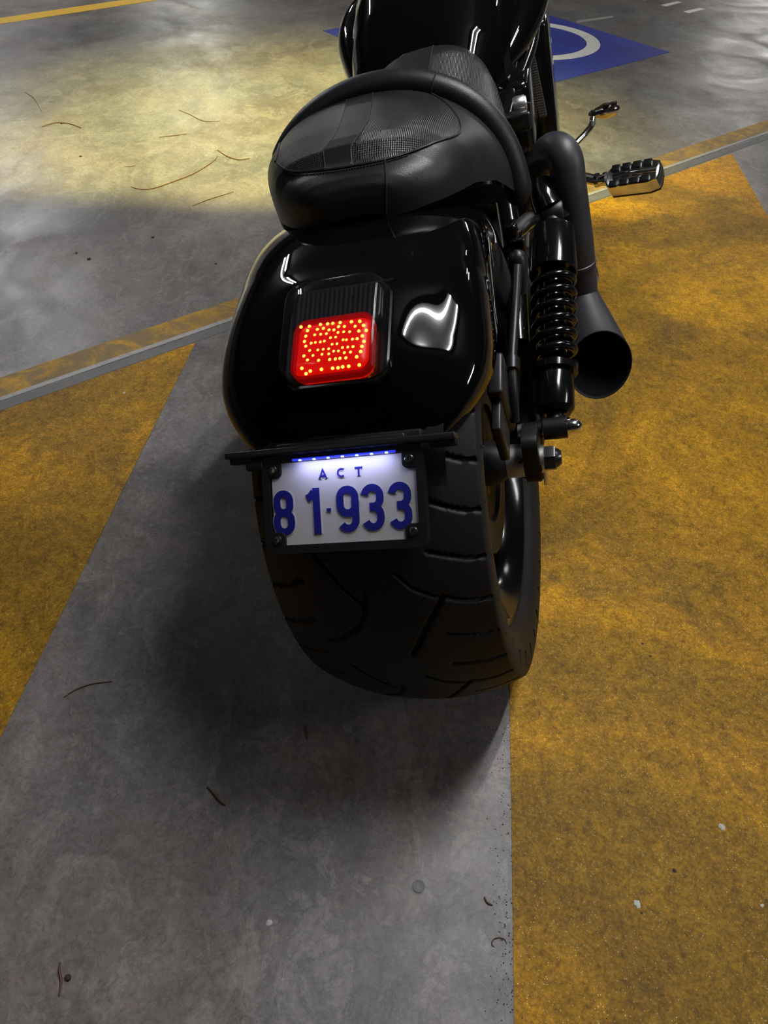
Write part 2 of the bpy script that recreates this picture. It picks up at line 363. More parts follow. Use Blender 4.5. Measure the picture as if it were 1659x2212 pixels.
tag(band('border_edge_line', gd(0, 867), gd(1659, 288), 0.014, m_white, 0.0013), 'thin white edge of the border line')
tag(band('border_strip', gd(0, 888), gd(1659, 301), 0.030, m_edge, 0.0007), 'pale grey strip beside the border line')
tag(band('bay_line', gd(0, 52), gd(345, 0), 0.11, m_fline), 'bright yellow bay line far left')
bc = gd(1447, 113); bl = gd(697, 48)
e1 = gd(1180, 183) - bc; e1 /= np.linalg.norm(e1); e2 = np.array([e1[1], -e1[0]])
if e2 @ (bl - bc) < 0: e2 = -e2
sA = (bl - bc) @ e1; sB = (bl - bc) @ e2; S = 1.25
blue = tag(obj('accessible_bay_square', flat([bc, bc + e1 * S, bc + e1 * S + e2 * S, bc + e2 * S][::-1], 0.0010), m_blue, floor, False), 'blue painted square with a white wheelchair symbol')
so_ = np.array([0.68, 4.41]); su, sr = e1, e2            # symbol: wheel centre, up, right
def sy(r, u): return so_ + sr * r + su * u
Z3 = Vector((0, 0, 1)); SO = (so_[0], so_[1], 0.001); SR = (sr[0], sr[1], 0); SU = (su[0], su[1], 0)
arc = [(0.312 * math.cos(math.radians(a)), 0.312 * math.sin(math.radians(a))) for a in range(112, 338, 6)]
stroke = [(-0.075, 0.50), (-0.075, 0.07), (0.20, 0.07), (0.33, -0.28), (0.43, -0.24)]
obj('wheelchair_symbol', join(ribbon(arc, 0.068, SO, SR, SU, Z3, -0.001, 0.001), ribbon(stroke, 0.085, SO, SR, SU, Z3, -0.001, 0.001),
    ribbon([(-0.03, 0.30), (0.16, 0.30)], 0.06, SO, SR, SU, Z3, -0.001, 0.001),
    prism([(-0.075 + 0.085 * math.cos(a), 0.63 + 0.085 * math.sin(a)) for a in (k * math.pi / 14 for k in range(28))], SO, SR, SU, Z3, -0.001, 0.001),
    prism([(-0.085 + 0.062 * math.cos(a), 0.062 + 0.062 * math.sin(a)) for a in (k * math.pi / 10 for k in range(20))], SO, SR, SU, Z3, -0.001, 0.0008)), m_sym, floor, False)
for q in ([(1427, 11), (1463, 3), (1473, 5), (1439, 14)], [(1476, 25), (1512, 17), (1524, 20), (1487, 29)], [(1380, -3), (1414, -11), (1424, -8), (1392, 1)], [(1330, -16), (1362, -24), (1373, -21), (1340, -13)]):
    obj('white_dash', flat([gd(*p) for p in q][::-1], 0.001), m_sym, floor, False)
obj('faint_line', flat([gd(*p) for p in [(1246, 45), (1246, 50), (1324, 38), (1324, 34)]], 0.0008), m_white, floor, False)
rc = gd(570, 118)
obj('ring_stain', ribbon([(0.034 * math.cos(a), 0.034 * math.sin(a)) for a in (k * math.pi / 20 for k in range(40))], 0.008, (rc[0], rc[1], 0), (1, 0, 0), (0, 1, 0), Z3, 0.0, 0.0006, True), pri('ring_stain', (0.13, 0.13, 0.09), 0.5), floor, False)

# ------------------------------------------------------------------ the motorcycle
bike = bpy.data.objects.new('motorcycle', None); COL.objects.link(bike)
MB_ = Matrix(RB.tolist()).to_4x4(); MB_.translation = Vector(TB); bike.matrix_world = MB_
tag(bike, 'black cruiser motorcycle with wide rear tyre, lit red tail light and white number plate', 'motorcycle')
AX = np.array([0, 0, 0.33])                               # rear axle

# rear tyre: round crown, moulded grooves cut into the tread, sidewalls
R_T, W_T, CR = 0.33, 0.26, 0.030
def seg_d(px, py, a, b):
    ax, ay = a; bx, by = b; dx, dy = bx - ax, by - ay
    t = np.clip(((px - ax) * dx + (py - ay) * dy) / (dx*dx + dy*dy), 0, 1); return np.hypot(px - ax - t*dx, py - ay - t*dy)
D2M = math.radians(1) * R_T                              # degrees of arc -> metres
PER = 30.0
def groove_depth(x, ph):                                 # x across (m), ph degrees
    out = np.zeros_like(x); m = ((ph - 47.0) % PER)
    def cut(poly, wd, dep):
        nonlocal out
        for sh in (-PER, 0, PER):
            for a, b in zip(poly[:-1], poly[1:]):
                d = seg_d(x, m * D2M, (a[0], (a[1] + sh) * D2M), (b[0], (b[1] + sh) * D2M))
                out = np.maximum(out, dep * np.clip((wd - d) / 0.0012, 0, 1))
    for k in (0, 1, 2):                                  # curved shoulder grooves, right then left
        o = k * 10.0
        cut([(0.080 - 0.004*k, o - 2.2), (0.095, o - 0.6), (0.112, o + 0.6), (0.128, o + 1.0)], 0.0030, 0.0055)
        cut([(-0.080, o + 3.0), (-0.095, o + 4.4), (-0.112, o + 5.4), (-0.128, o + 5.8)], 0.0030, 0.0055)
    cut([(0.034, 21.5), (0.050, 25.0), (0.076, 28.0)], 0.0026, 0.0055)           # long grooves towards the crown
    cut([(0.078, 28.5), (0.057, 34.2), (0.030, 42.6)], 0.0034, 0.0055)
    cut([(-0.004, 26.0), (-0.010, 30.0), (-0.020, 33.5), (-0.049, 37.5), (-0.068, 39.0)], 0.0032, 0.0055)
    cut([(-0.055, 17.0), (-0.030, 24.0), (-0.010, 28.5)], 0.0024, 0.0050)
    return out
NU, NT = 900, 150
ts = np.linspace(-1, 1, NT); ph = np.linspace(0, 360, NU, endpoint=False)
xs = ts * W_T / 2; rs = R_T - CR * np.abs(ts) ** 2.3
Xg, Pg = np.meshgrid(xs, ph); Rg = np.meshgrid(rs, ph)[0] - groove_depth(Xg, Pg)
sw = [(0.1318, 0.293), (0.1325, 0.283), (0.1318, 0.270), (0.1285, 0.256), (0.1235, 0.246), (0.1225, 0.244), (0.1175, 0.240), (0.112, 0.2345), (0.108, 0.230)]
full_x = np.concatenate([[-a for a, b in sw[::-1]], xs, [a for a, b in sw]])
lo = np.array([b for a, b in sw]); NT2 = len(full_x)
Rf = np.concatenate([np.tile(lo[::-1], (NU, 1)), Rg, np.tile(lo, (NU, 1))], 1)
pr_ = np.radians(np.tile(ph[:, None], (1, NT2)))
TV = np.stack([np.tile(full_x, (NU, 1)), -Rf * np.sin(pr_), 0.33 + Rf * np.cos(pr_)], -1).reshape(-1, 3)
TF = [(i * NT2 + j, i * NT2 + j + 1, ((i + 1) % NU) * NT2 + j + 1, ((i + 1) % NU) * NT2 + j) for i in range(NU) for j in range(NT2 - 1)]
tyre = tag(obj('rear_tyre', (TV.tolist(), TF), m_rub, bike, True, 60), 'wide black rear tyre with curved tread grooves')
rib = box((0, 0, 0), (0.0016, 0, 0), (0, 0.0009, 0), (0, 0, 0.011)); rib_me = None
for k in range(60):
    a = math.radians(12.0 * (k // 2) + 3)
    if rib_me is None: o = obj('sidewall_rib', rib, m_rub, tyre, False); rib_me = o.data
    else: o = bpy.data.objects.new('sidewall_rib', rib_me); COL.objects.link(o); o.parent = tyre
    o.matrix_local = Matrix.Translation((0.1315 * (1 if k % 2 else -1), 0.2765 * math.sin(a), 0.33 + 0.2765 * math.cos(a))) @ Matrix.Rotation(-a, 4, 'X')
# rim: barrel, polished lip, five broad spokes, hub, brake disc
rim = obj('rear_wheel', join(lathe((-0.112, 0, 0.33), (1, 0, 0), [(0, 0.222), (0, 0.232), (0.006, 0.236), (0.012, 0.230), (0.04, 0.205), (0.184, 0.205), (0.212, 0.230), (0.218, 0.236), (0.224, 0.232), (0.224, 0.222), (0.200, 0.196), (0.18, 0.192), (0.04, 0.192), (0.02, 0.2)], 96)), m_gloss, bike)
obj('wheel_disc', lathe((0.0, 0, 0.33), (1, 0, 0), [(-0.06, 0.05), (-0.052, 0.10), (-0.056, 0.17), (-0.075, 0.195), (0.060, 0.195), (0.050, 0.18), (0.040, 0.15), (0.045, 0.11), (0.062, 0.07), (0.075, 0.05)], 96), m_satin, rim)
for k in range(10):
    a = math.radians(36 * k + 8); obj('disc_bolt', lathe((0.040, 0.165 * math.sin(a), 0.33 + 0.165 * math.cos(a)), (1, 0, 0), [(0, 0.008), (0.010, 0.008), (0.013, 0.005), (0.013, 0)], 10), m_chrome, rim)
obj('hub', lathe((-0.10, 0, 0.33), (1, 0, 0), [(0, 0.0), (0, 0.045), (0.02, 0.055), (0.17, 0.055), (0.19, 0.045), (0.19, 0.0)]), m_gloss, rim)
obj('brake_disc', lathe((0.090, 0, 0.33), (1, 0, 0), [(0, 0.085), (0, 0.130), (0.005, 0.130), (0.005, 0.085), (0, 0.085)], 72), m_matte, rim)
obj('belt_pulley', lathe((-0.118, 0, 0.33), (1, 0, 0), [(0, 0.03), (0, 0.11), (0.02, 0.11), (0.02, 0.03)], 60), m_satin, rim)

# rear fender
def fd(phd, sx):                                         # angle from the top towards the rear (deg), -1..1 across -> point
    e = (phd + 60) / 104.0                               # 0 at the front end, 1 at the rear lip
    w_ = 0.160 * (1 - max(0.0, (e - 0.74) / 0.26) ** 3.2 * 0.36)
    rb = np.interp(phd, [-60, -39, 5, 27, 37, 44], [0.300, 0.285, 0.245, 0.280, 0.304, 0.326])
    rt = np.interp(phd, [-60, -21, 0, 16, 30, 38, 44], [0.380, 0.372, 0.366, 0.362, 0.357, 0.350, 0.342])
    a = sx * math.pi / 2; cs = max(math.cos(a), 0.0)
    x = w_ * math.copysign(abs(math.sin(a)) ** 0.77, a) + float(np.interp(phd, [-60, -20, 10, 44], [-0.034, -0.027, -0.013, -0.002])); r = rb + (rt - rb) * cs ** 0.57
    dx, dt = (x - 0.004) / 0.080, (phd - 26.0) * math.radians(1) * 0.36 / 0.080
    r += 0.016 * math.exp(-(dx ** 4 + dt ** 4) * 1.0)    # raised pad under the tail light
    ar = math.radians(phd); return (x, -r * math.sin(ar), 0.33 + r * math.cos(ar))
NP, NS = 130, 120
outer = [[fd(-60 + 104 * i / NP, -1 + 2 * j / NS) for j in range(NS + 1)] for i in range(NP + 1)]
def shrink(p, k):
    y, z = p[1], p[2] - 0.33; r = math.hypot(y, z); q = (r - k) / r; return (p[0] * (1 - k / 0.15), y * q, 0.33 + z * q)
inner = [[shrink(p, 0.005) for p in row] for row in outer]
ov, of = grid(outer); iv, if_ = grid(inner)
nV = len(ov); FV = ov + iv; FF = list(of) + [tuple(i + nV for i in q[::-1]) for q in if_]
n1_ = NS + 1
edge_loop = [NP * n1_ + j for j in range(n1_)]
for a, b in zip(edge_loop[:-1], edge_loop[1:]): FF.append((a, b, b + nV, a + nV))
for i in range(NP):
    FF.append((i * n1_, (i + 1) * n1_, (i + 1) * n1_ + nV, i * n1_ + nV)); FF.append((i * n1_ + NS, i * n1_ + NS + nV, (i + 1) * n1_ + NS + nV, (i + 1) * n1_ + NS))
fender = tag(obj('rear_fender', (FV, FF), m_paint, bike, True, 60), 'gloss black rear fender')
for sx in (-1,):                                       # fender strut with bolts
    st = obj('fender_strut', tube(spline([(sx*0.160, 0.26, 0.585), (sx*0.163, 0.14, 0.615), (sx*0.162, 0.03, 0.625)], 6), 0.011, 10), m_satin, bike)
    for y_, z_ in ((0.20, 0.602), (0.05, 0.624)): obj('bolt', lathe((sx*0.158, y_, z_), (sx, 0, 0), [(0, 0.012), (0.018, 0.012), (0.024, 0.008)], 12), m_bolt, st)

# inner guard under the fender and the plate carrier
guard = obj('inner_mudguard', grid([[(x, -(r_) * math.sin(math.radians(p_)), 0.33 + r_ * math.cos(math.radians(p_))) for x, r_ in [(-0.105, 0.336), (-0.09, 0.340), (-0.05, 0.342), (0, 0.343), (0.05, 0.342), (0.09, 0.340), (0.105, 0.336)]] for p_ in np.linspace(20, 52, 12)]), m_matte, bike)
fi = math.radians(25); TO = Vector((0, -0.374 * math.sin(fi), 0.33 + 0.374 * math.cos(fi))); TX = Vector((1, 0, 0)); TY = Vector((0, math.cos(fi), math.sin(fi))); TN = Vector((0, -math.sin(fi), math.cos(fi)))
def onplane(px, py, o, n):
    r = Vector(RB.T @ ray(px, py)); t = ((Vector(o) - Vector(CB)).dot(Vector(n))) / r.dot(Vector(n)); return Vector(CB) + r * t

# tail light
tl = obj('tail_light', prism(rrect(-0.054, 0.062, -0.066, 0.052, 0.022), TO - TN * 0.012, TX, TY, TN, 0, 0.010, 0.003), m_gloss, bike)
tag(tl, 'square tail light glowing red')
def dome(x0, x1, y0, y1, r, h, o):                       # a rounded-square lens with soft shoulders
    rings = []
    for k, (ins, hh) in enumerate([(0.0, 0.0), (0.0005, 0.45), (0.003, 0.74), (0.007, 0.90), (0.013, 0.98), (0.022, 1.0)]):
        q = rrect(x0 + ins, x1 - ins, y0 + ins, y1 - ins, max(r - ins * 0.6, 0.004), 8); rings.append([o + TX * a + TY * b + TN * (h * hh) for a, b in q])
    V, Fc = grid(rings, False, True); n = len(rings[0]); Fc.append(tuple(range(len(V) - n, len(V)))); return V, Fc
obj('smoked_lens', dome(-0.052, 0.060, -0.064, 0.050, 0.022, 0.026, TO), m_lens, tl)
obj('reflector', prism(rrect(-0.045, 0.053, -0.006, 0.044, 0.012), TO, TX, TY, TN, 0.0, 0.008, 0.002), m_reflector, tl)
obj('reflector_ribs', join(*[box(TO + TX * x + TY * 0.020 + TN * 0.009, TX * 0.0008, TY * 0.020, TN * 0.0018) for x in np.linspace(-0.038, 0.046, 17)]), m_reflector, tl)
RX0, RX1, RY0, RY1 = -0.034, 0.047, -0.0635, 0.000
rl = obj('red_lens', dome(RX0, RX1, RY0, RY1, 0.012, 0.018, TO), m_red, tl)
obj('red_lens_rim', ribbon(rrect(RX0 - 0.001, RX1 + 0.001, RY0 - 0.001, RY1 + 0.001, 0.013, 6), 0.003, TO, TX, TY, TN, 0.006, 0.0155, True), m_redrim, tl)
leds = [(432,703),(522,698),(415,752),(412,800),(508,752),(490,810),(476,865),(490,915),(532,962),(470,1018),(508,1062),(638,678),(715,673),(770,668),(848,660),(968,655),(1057,650),(1095,690),(612,738),(675,728),(735,745),(787,745),(835,710),(897,708),(1010,706),(1120,738),(1048,755),(585,797),(648,792),(708,785),(830,773),(890,766),(953,765),(1082,803),(548,885),(592,878),(645,873),(687,864),(752,828),(806,822),(884,850),(920,850),(982,843),(1030,837),(1097,857),(768,897),(820,892),(618,957),(675,950),(732,945),(878,932),(934,927),(988,921),(1078,912),(1065,968),(1158,952),(785,970),(835,968),(897,985),(962,978),(662,1003),(733,998),(567,1015),(1137,1003),(1025,1026),(912,1038),(850,1043),(802,1050),(742,1056),(625,1065),(375,1018),(445,1145),(530,1168),(648,1150),(765,1138),(822,1133),(872,1123),(935,1117),(1047,1103),(1012,1158),(950,1166),(887,1190),(840,1190),(778,1180),(707,1188),(607,1195),(513,1212),(482,1193),(1065,1197),(1013,1205),(962,1215),(1120,1145),(590,1240),(680,1232),(750,1250),(803,1222),(750,1222),(680,1250),(1160,1195),(430,1220),(390,1240)]
led_s = lathe((0, 0, -0.001), (0, 0, 1), [(0, 0.0018), (0.0008, 0.0018), (0.0018, 0.0011), (0.0022, 0.0002)], 8)
led_me = None
for a, b in leds:
    p = onplane(560 + a / 4.879, 560 + b / 4.879, TO + TN * 0.0178, TN)
    lx, ly = (p - TO).dot(TX), (p - TO).dot(TY)
    if not (RX0 + 0.004 < lx < RX1 - 0.002 and RY0 + 0.003 < ly < RY1 - 0.003): continue
    p = p - TN * max(0.0, 0.003 - min(lx - RX0, RX1 - lx, ly - RY0, RY1 - ly) * 0.3)
    if led_me is None:
        o = obj('led', led_s, m_led, tl); led_me = o.data
    else:
        o = bpy.data.objects.new('led', led_me); COL.objects.link(o); o.parent = tl
    o.matrix_local = Matrix.Translation(p) @ TN.to_track_quat('Z', 'Y').to_matrix().to_4x4()

# number plate, holder, light strip
al = math.radians(45); PO = Vector((0, -0.285, 0.540)); PXv = Vector((1, 0, 0)); PY_ = Vector((0, math.sin(al), math.cos(al))); PN = Vector((0, -math.cos(al), math.sin(al)))
mm = 0.001
holder = tag(obj('plate_holder', join(prism(rrect(-0.090, 0.086, -0.048, 0.054, 0.008), PO, PXv, PY_, PN, -0.010, -0.0015, 0.0015)), m_matte, bike), 'black plastic number plate holder')
fr_out = rrect(-0.090, 0.086, -0.048, 0.054, 0.008, 5)
obj('holder_rim', join(ribbon(rrect(-0.086, 0.0825, -0.0445, 0.0505, 0.006, 5), 0.008, PO, PXv, PY_, PN, -0.002, 0.004, True)), m_matte, holder)
plate = tag(obj('number_plate', prism(rrect(-0.0805, 0.0790, -0.0400, 0.0465, 0.006), PO, PXv, PY_, PN, -0.001, 0.0008, 0.0004), m_plate, bike), 'white number plate with raised blue characters')
for (bx_, by_) in ((-0.0765, 0.0395), (0.0725, 0.0395), (0.0725, -0.0325), (-0.0755, -0.0340)):
    tb = obj('corner_tab', prism(rrect(bx_ - (0.0105 if bx_ < 0 else 0.0085), bx_ + (0.0085 if bx_ < 0 else 0.0105), by_ - (0.0085 if by_ > 0 else 0.0105), by_ + (0.0105 if by_ > 0 else 0.0085), 0.006), PO, PXv, PY_, PN, 0.0, 0.0035, 0.001), m_matte, holder)
    o_ = PO + PXv * bx_ + PY_ * by_ + PN * 0.0033
    obj('screw', join(lathe(o_, PN, [(0, 0.0050), (0.0022, 0.0048), (0.003, 0.0038), (0.003, 0.0024), (0.0012, 0.0022), (0.0012, 0.0)], 18)), m_bolt, holder)
def arcp(cx_, cy_, r, a0, a1, n=8): return [(cx_ + r * math.cos(math.radians(a0 + (a1 - a0) * k / n)), cy_ + r * math.sin(math.radians(a0 + (a1 - a0) * k / n))) for k in range(n + 1)]
SW = 7.6                                                 # stroke width, mm
def glyph(ch):                                           # centre lines in a 24 x 46 mm box
    if ch == '8': return [(rrect(4.6, 19.4, 23.2, 42.2, 7.2, 6), True), (rrect(3.8, 20.2, 3.8, 23.2, 8.0, 6), True)]
    if ch == '1': return [([(14.5, 0), (14.5, 46)], False), ([(4.5, 36.0), (8, 37.5), (12.0, 42.0)], False)]
    if ch == '9': return [(rrect(3.8, 20.2, 18.8, 42.2, 8.0, 6), True), ([(20.2, 30)] + [(20.2, 12)] + arcp(12, 12, 8.2, 0, -150, 10), False)]
    if ch == '3': return [(arcp(12, 34.0, 8.2, 170, 0, 12)[0:] + [(20.2, 31.5)] + arcp(12.7, 31.2, 7.5, 0, -90, 6)[1:] + [(9.0, 23.7)], False), ([(9.0, 23.2)] + arcp(12.2, 15.2, 8.0, 90, 0, 6) + [(20.2, 12)] + arcp(12, 12, 8.2, 0, -160, 10)[1:], False)]
def put(strokes, x0, y0, sx, sy_, wd, nm, parent):
    def sc_(p): return [((x0 + a * sx) * mm, (y0 + b * sy_) * mm) for a, b in p]
    back = join(*[ribbon(sc_(p), (wd + 2.4) * mm, PO, PXv, PY_, PN, 0.0004, 0.0013, c_) for p, c_ in strokes])
    fr = join(*[ribbon(sc_(p), wd * mm, PO, PXv, PY_, PN, 0.0012, 0.0019 + 0.00002 * k, c_) for k, (p, c_) in enumerate(strokes)])
    e = obj(nm, fr, m_plateblue, parent, False); obj('character_rim', back, m_plate, parent, False); return e
for ch, x0 in (('8', -80.0), ('1', -46.0), ('9', -8.2), ('3', 18.6), ('3', 47.6)):
    put(glyph(ch), x0 + (1.0 if ch == '1' else 0), -29.6, 1.0, 1.04, SW, 'character', plate)
put([([(-2.3, 0), (2.3, 0)], False)], -17, -5.3, 1, 1, 3.2, 'separator_dot', plate)
AC = {'A': [([(0, 0), (3.9, 9.4), (7.8, 0)], False), ([(1.6, 3), (6.2, 3)], False)], 'C': [(arcp(4, 4.7, 3.9, 50, 310, 12), False)], 'T': [([(0, 8.4), (8, 8.4)], False), ([(4, 8.4), (4, 0)], False)]}
for ch, x0 in (('A', -25.4), ('C', -5.0), ('T', 13.8)): put(AC[ch], x0, 27.2, 1.0, 1.0, 1.7, 'small_letter', plate)
# carrier bar above the plate with the blue light strip under it
bar = tag(obj('carrier_bar', join(box(PO + PXv * -0.004 + PY_ * 0.0585 + PN * 0.003, PXv * 0.1255, PY_ * 0.0035, PN * 0.008, 0.002), box(PO + PXv * 0.0 + PY_ * 0.060 - PN * 0.004, PXv * 0.07, PY_ * 0.006, PN * 0.012, 0.002)), m_satin, bike), 'black bar across the top of the number plate')
for x in (-0.112, 0.108): obj('bar_end', box(PO + PXv * x + PY_ * 0.053 + PN * 0.001, PXv * 0.014, PY_ * 0.004, PN * 0.006, 0.002), m_matte, bar)
obj('side_bracket', join(box(PO + PXv * -0.098 + PY_ * 0.047 - PN * 0.002, PXv * 0.010, PY_ * 0.006, PN * 0.008, 0.003), box(PO + PXv * 0.0 + PY_ * 0.064 - PN * 0.016, PXv * 0.085, PY_ * 0.006, PN * 0.014, 0.003)), m_matte, bar)
strip = obj('light_strip', box(PO + PXv * 0.003 + PY_ * 0.0485 + PN * 0.0042, PXv * 0.056, PY_ * 0.0012, PN * 0.0022), m_bstrip, bar)
for x in np.linspace(-0.044, 0.050, 7): obj('blue_led', box(PO + PXv * x + PY_ * 0.0478 + PN * 0.0058, PXv * 0.0014, PY_ * 0.0007, PN * 0.0009), m_bled, bar)
la_ = bpy.data.lights.new('plate_light', 'AREA'); la_.shape = 'RECTANGLE'; la_.size = 0.10; la_.size_y = 0.004; la_.energy = 0.05; la_.color = (0.55, 0.55, 1.0)
lo_ = bpy.data.objects.new('plate_light', la_); COL.objects.link(lo_); lo_.parent = bike
zdir = (PY_ * 1.0 + PN * 0.42).normalized(); lo_.matrix_local = Matrix.Translation(PO + PXv * 0.003 + PY_ * 0.0462 + PN * 0.013) @ Matrix((PXv, zdir.cross(PXv), zdir)).transposed().to_4x4()

# ------------------------------------------------------------------ seat
def sxc(y): return float(np.interp(y, [0.03, 0.12, 0.30, 0.5], [-0.004, -0.006, -0.024, -0.015]))
SY = [0.028, 0.031, 0.036, 0.045, 0.058, 0.074, 0.088, 0.105, 0.15, 0.22, 0.28, 0.32]
SZ = [0.702, 0.722, 0.735, 0.742, 0.747, 0.751, 0.763, 0.7665, 0.768, 0.764, 0.760, 0.762]
def seat_pt(y, a):
    s_ = min(1.0, max(0.0, (y - 0.026) / 0.27)); w_ = float(np.interp(y, [0.03, 0.15, 0.22, 0.30], [0.150, 0.156, 0.168, 0.182])) * (1 - (1 - s_) ** 2.5) ** 0.4
    zb = float(np.interp(y, [0.03, 0.05, 0.12, 0.18, 0.25, 0.32], [0.694, 0.692, 0.680, 0.655, 0.610, 0.572])); zt = float(np.interp(y, SY, SZ))
    k = float(np.interp(y, [0.03, 0.12, 0.28], [0.0, 0.35, 1.0]))
    sn, cs = math.sin(a), max(math.cos(a), 0.0)
    if a < 0: x = -w_ * abs(sn) ** (0.62 + 0.10 * k); z = zb + (zt - zb) * cs ** (0.42 + 0.14 * k)
    else: x = w_ * abs(sn) ** (0.78 + 0.20 * k); z = zb + (zt - zb) * cs ** (0.52 + 0.36 * k)
    return (sxc(y) + x, y, z)
NYs, NAs = 170, 220
ys_ = 0.0282 + (0.322 - 0.0282) * np.linspace(0, 1, NYs) ** 1.25
sg = [[seat_pt(y, -math.pi/2 + math.pi * j / NAs) for j in range(NAs + 1)] for y in ys_]
sv, sf = grid(sg)
sv_np = np.array(sv)
def inpoly(x, y, poly):
    c_ = False; n = len(poly)
    for i in range(n):
        (x1, y1), (x2, y2) = poly[i], poly[i - 1]
        if (y1 > y) != (y2 > y) and x < (x2 - x1) * (y - y1) / (y2 - y1) + x1: c_ = not c_
    return c_
PAD = [(596,350),(611,295),(644,249),(699,209),(758,190),(830,186),(898,192),(952,215),(982,245),(994,270),(988,291),(940,308),(881,331),(830,346),(763,359),(708,367),(644,372),(615,366)]
SL = [(752,203),(741,253),(725,291),(706,316),(699,327),(703,366)]; SR_ = [(807,190),(798,249),(784,278),(767,304),(758,321),(761,358)]
STRIP = SL + SR_[::-1]
spl2 = lambda p, n=6: [tuple(q) for q in spline(p, n)]
PADs = spl2(PAD + PAD[:1]); STRIPs = spl2(SL) + spl2(SR_)[::-1]
body_f, pad_f, strip_f = [], [], []
CBv = Vector(CB)
for q in sf:
    p = [Vector(sv[i]) for i in q]; ce = (p[0] + p[1] + p[2] + p[3]) / 4; nn = (p[2] - p[0]).cross(p[3] - p[1])
    if nn.z < 0: nn = -nn
    X_, Y_ = PX(ce)
    if nn.dot(CBv - ce) > 0 and inpoly(X_, Y_, PADs): (strip_f if inpoly(X_, Y_, STRIPs) else pad_f).append(q)
    else: body_f.append(q)
def sub(faces, lift=0.0):
    ids = sorted({i for q in faces for i in q}); mp = {i: k for k, i in enumerate(ids)}
    return [(sv[i][0], sv[i][1] - lift * 0.3, sv[i][2] + lift) for i in ids], [tuple(mp[i] for i in q) for q in faces]
bs = [Vector(v) for v in sv]
bvh = BVHTree.FromPolygons(bs, sf)
seat = tag(obj('seat', (sv, body_f), m_leather, bike, True, 80), 'black leather stepped seat')
# underside of the seat so that it is a closed body
base = [[(sxc(y) + (seat_pt(y, math.pi/2)[0] - sxc(y)) * t, y, seat_pt(y, math.pi/2)[2] - 0.004) for t in np.linspace(-0.985, 0.985, 12)] for y in ys_[::6]]
obj('seat_base', grid(base), m_matte, seat)
obj('pillion_pad', sub(pad_f, 0.0006), m_perf, seat, True, 80)
obj('centre_strip', sub(strip_f, 0.0012), m_strip, seat, True, 80)
def drape(pts, lift=0.0008):
    out = []
    for p in pts:
        h = bvh.ray_cast(CBv, Vector(RB.T @ ray(*p)))
        if h[0] is not None: out.append(h[0] + (h[1] if h[1].z > 0 else -h[1]) * lift)
    return out
obj('pad_seam', tube(drape(PADs[:-1]), 0.0016, 6, True), m_thread, seat)
for L_ in (SL, SR_): obj('strip_seam', tube(drape(spl2(L_)), 0.0011, 6), m_thread, seat)
obj('rear_seam', tube(drape(spl2([(832, 346), (834, 390), (834, 430), (834, 462)])), 0.0011, 6), m_thread, seat)
stl = drape(spl2([(880, 337), (830, 352), (763, 365), (708, 373), (644, 378), (618, 372)], 10))
obj('stitching', join(*[tube([stl[i], stl[i] * 0.4 + stl[i + 1] * 0.6], 0.0009, 5) for i in range(0, len(stl) - 1)]), m_thread, seat)
# bolster roll across the step
def bol(a): 
    y = 0.305 - 0.03 * abs(a / (math.pi/2)) ** 2; zb = 0.600; w_ = 0.181
    return (sxc(0.3) + w_ * math.sin(a), y, zb + (0.765 - zb) * max(math.cos(a), 0) ** 0.86 - 0.02 * (abs(a) / (math.pi / 2)) ** 6)
bp_ = [bol(-1.02 + (1.02 + math.pi/2) * k / 80) for k in range(81)]
bol_o = obj('bolster', tube(bp_, lambda t: 0.0175 + 0.0035 * abs(2*t - 1) ** 3 - (0.010 * max(0, abs(2*t-1) - 0.97) / 0.03), 20), m_leather, seat)
for k in (8, 47):                                        # the cross seams on the roll
    p = Vector(bp_[k]); u, v, t = frame(Vector(bp_[k + 1]) - p)
    obj('bolster_seam', tube([p + (u * math.cos(a) + v * math.sin(a)) * 0.0182 for a in (2 * math.pi * j / 24 for j in range(24))], 0.0012, 6, False, True), m_thread, bol_o)
obj('bolster_piping', tube([(p[0] * 0.985, p[1] - 0.017, p[2] - 0.008) for p in bp_[3:-3]], 0.0022, 8), m_thread, bol_o)
# rider's part of the seat in front of the roll
def rider(y, a):
    w_ = float(np.interp(y, [0.30, 0.36, 0.44, 0.50, 0.54, 0.57, 0.585, 0.595, 0.60], [0.180, 0.165, 0.140, 0.122, 0.105, 0.085, 0.066, 0.045, 0.015])); zt = float(np.interp(y, [0.30, 0.34, 0.40, 0.48, 0.53, 0.56, 0.58, 0.59, 0.60], [0.745, 0.712, 0.705, 0.724, 0.737, 0.739, 0.735, 0.727, 0.712])); zb = float(np.interp(y, [0.3, 0.45, 0.6], [0.60, 0.62, 0.68]))
    cx_ = float(np.interp(y, [0.30, 0.45, 0.6], [-0.027, 0.0, 0.012])); sn, cs = math.sin(a), max(math.cos(a), 0)
    return (cx_ + w_ * math.copysign(abs(sn) ** 0.85, sn), y, zb + (zt - zb) * cs ** 0.62)
rg = [[rider(y, -math.pi/2 + math.pi * j / 60) for j in range(61)] for y in np.linspace(0.30, 0.60, 60)]
rs_ = obj('rider_seat', grid(rg), m_perf, seat, True, 80)
for a0 in (-0.32, 0.14):
    obj('rider_seam', tube([Vector(rider(y, a0)) + Vector((0, 0, 0.0008)) for y in np.linspace(0.36, 0.595, 24)], 0.0011, 6), m_thread, rs_)
obj('rider_strip', grid([[Vector(rider(y, a)) + Vector((0, 0, 0.0006)) for a in np.linspace(-0.32, 0.14, 8)] for y in np.linspace(0.36, 0.595, 24)]), m_strip, rs_)

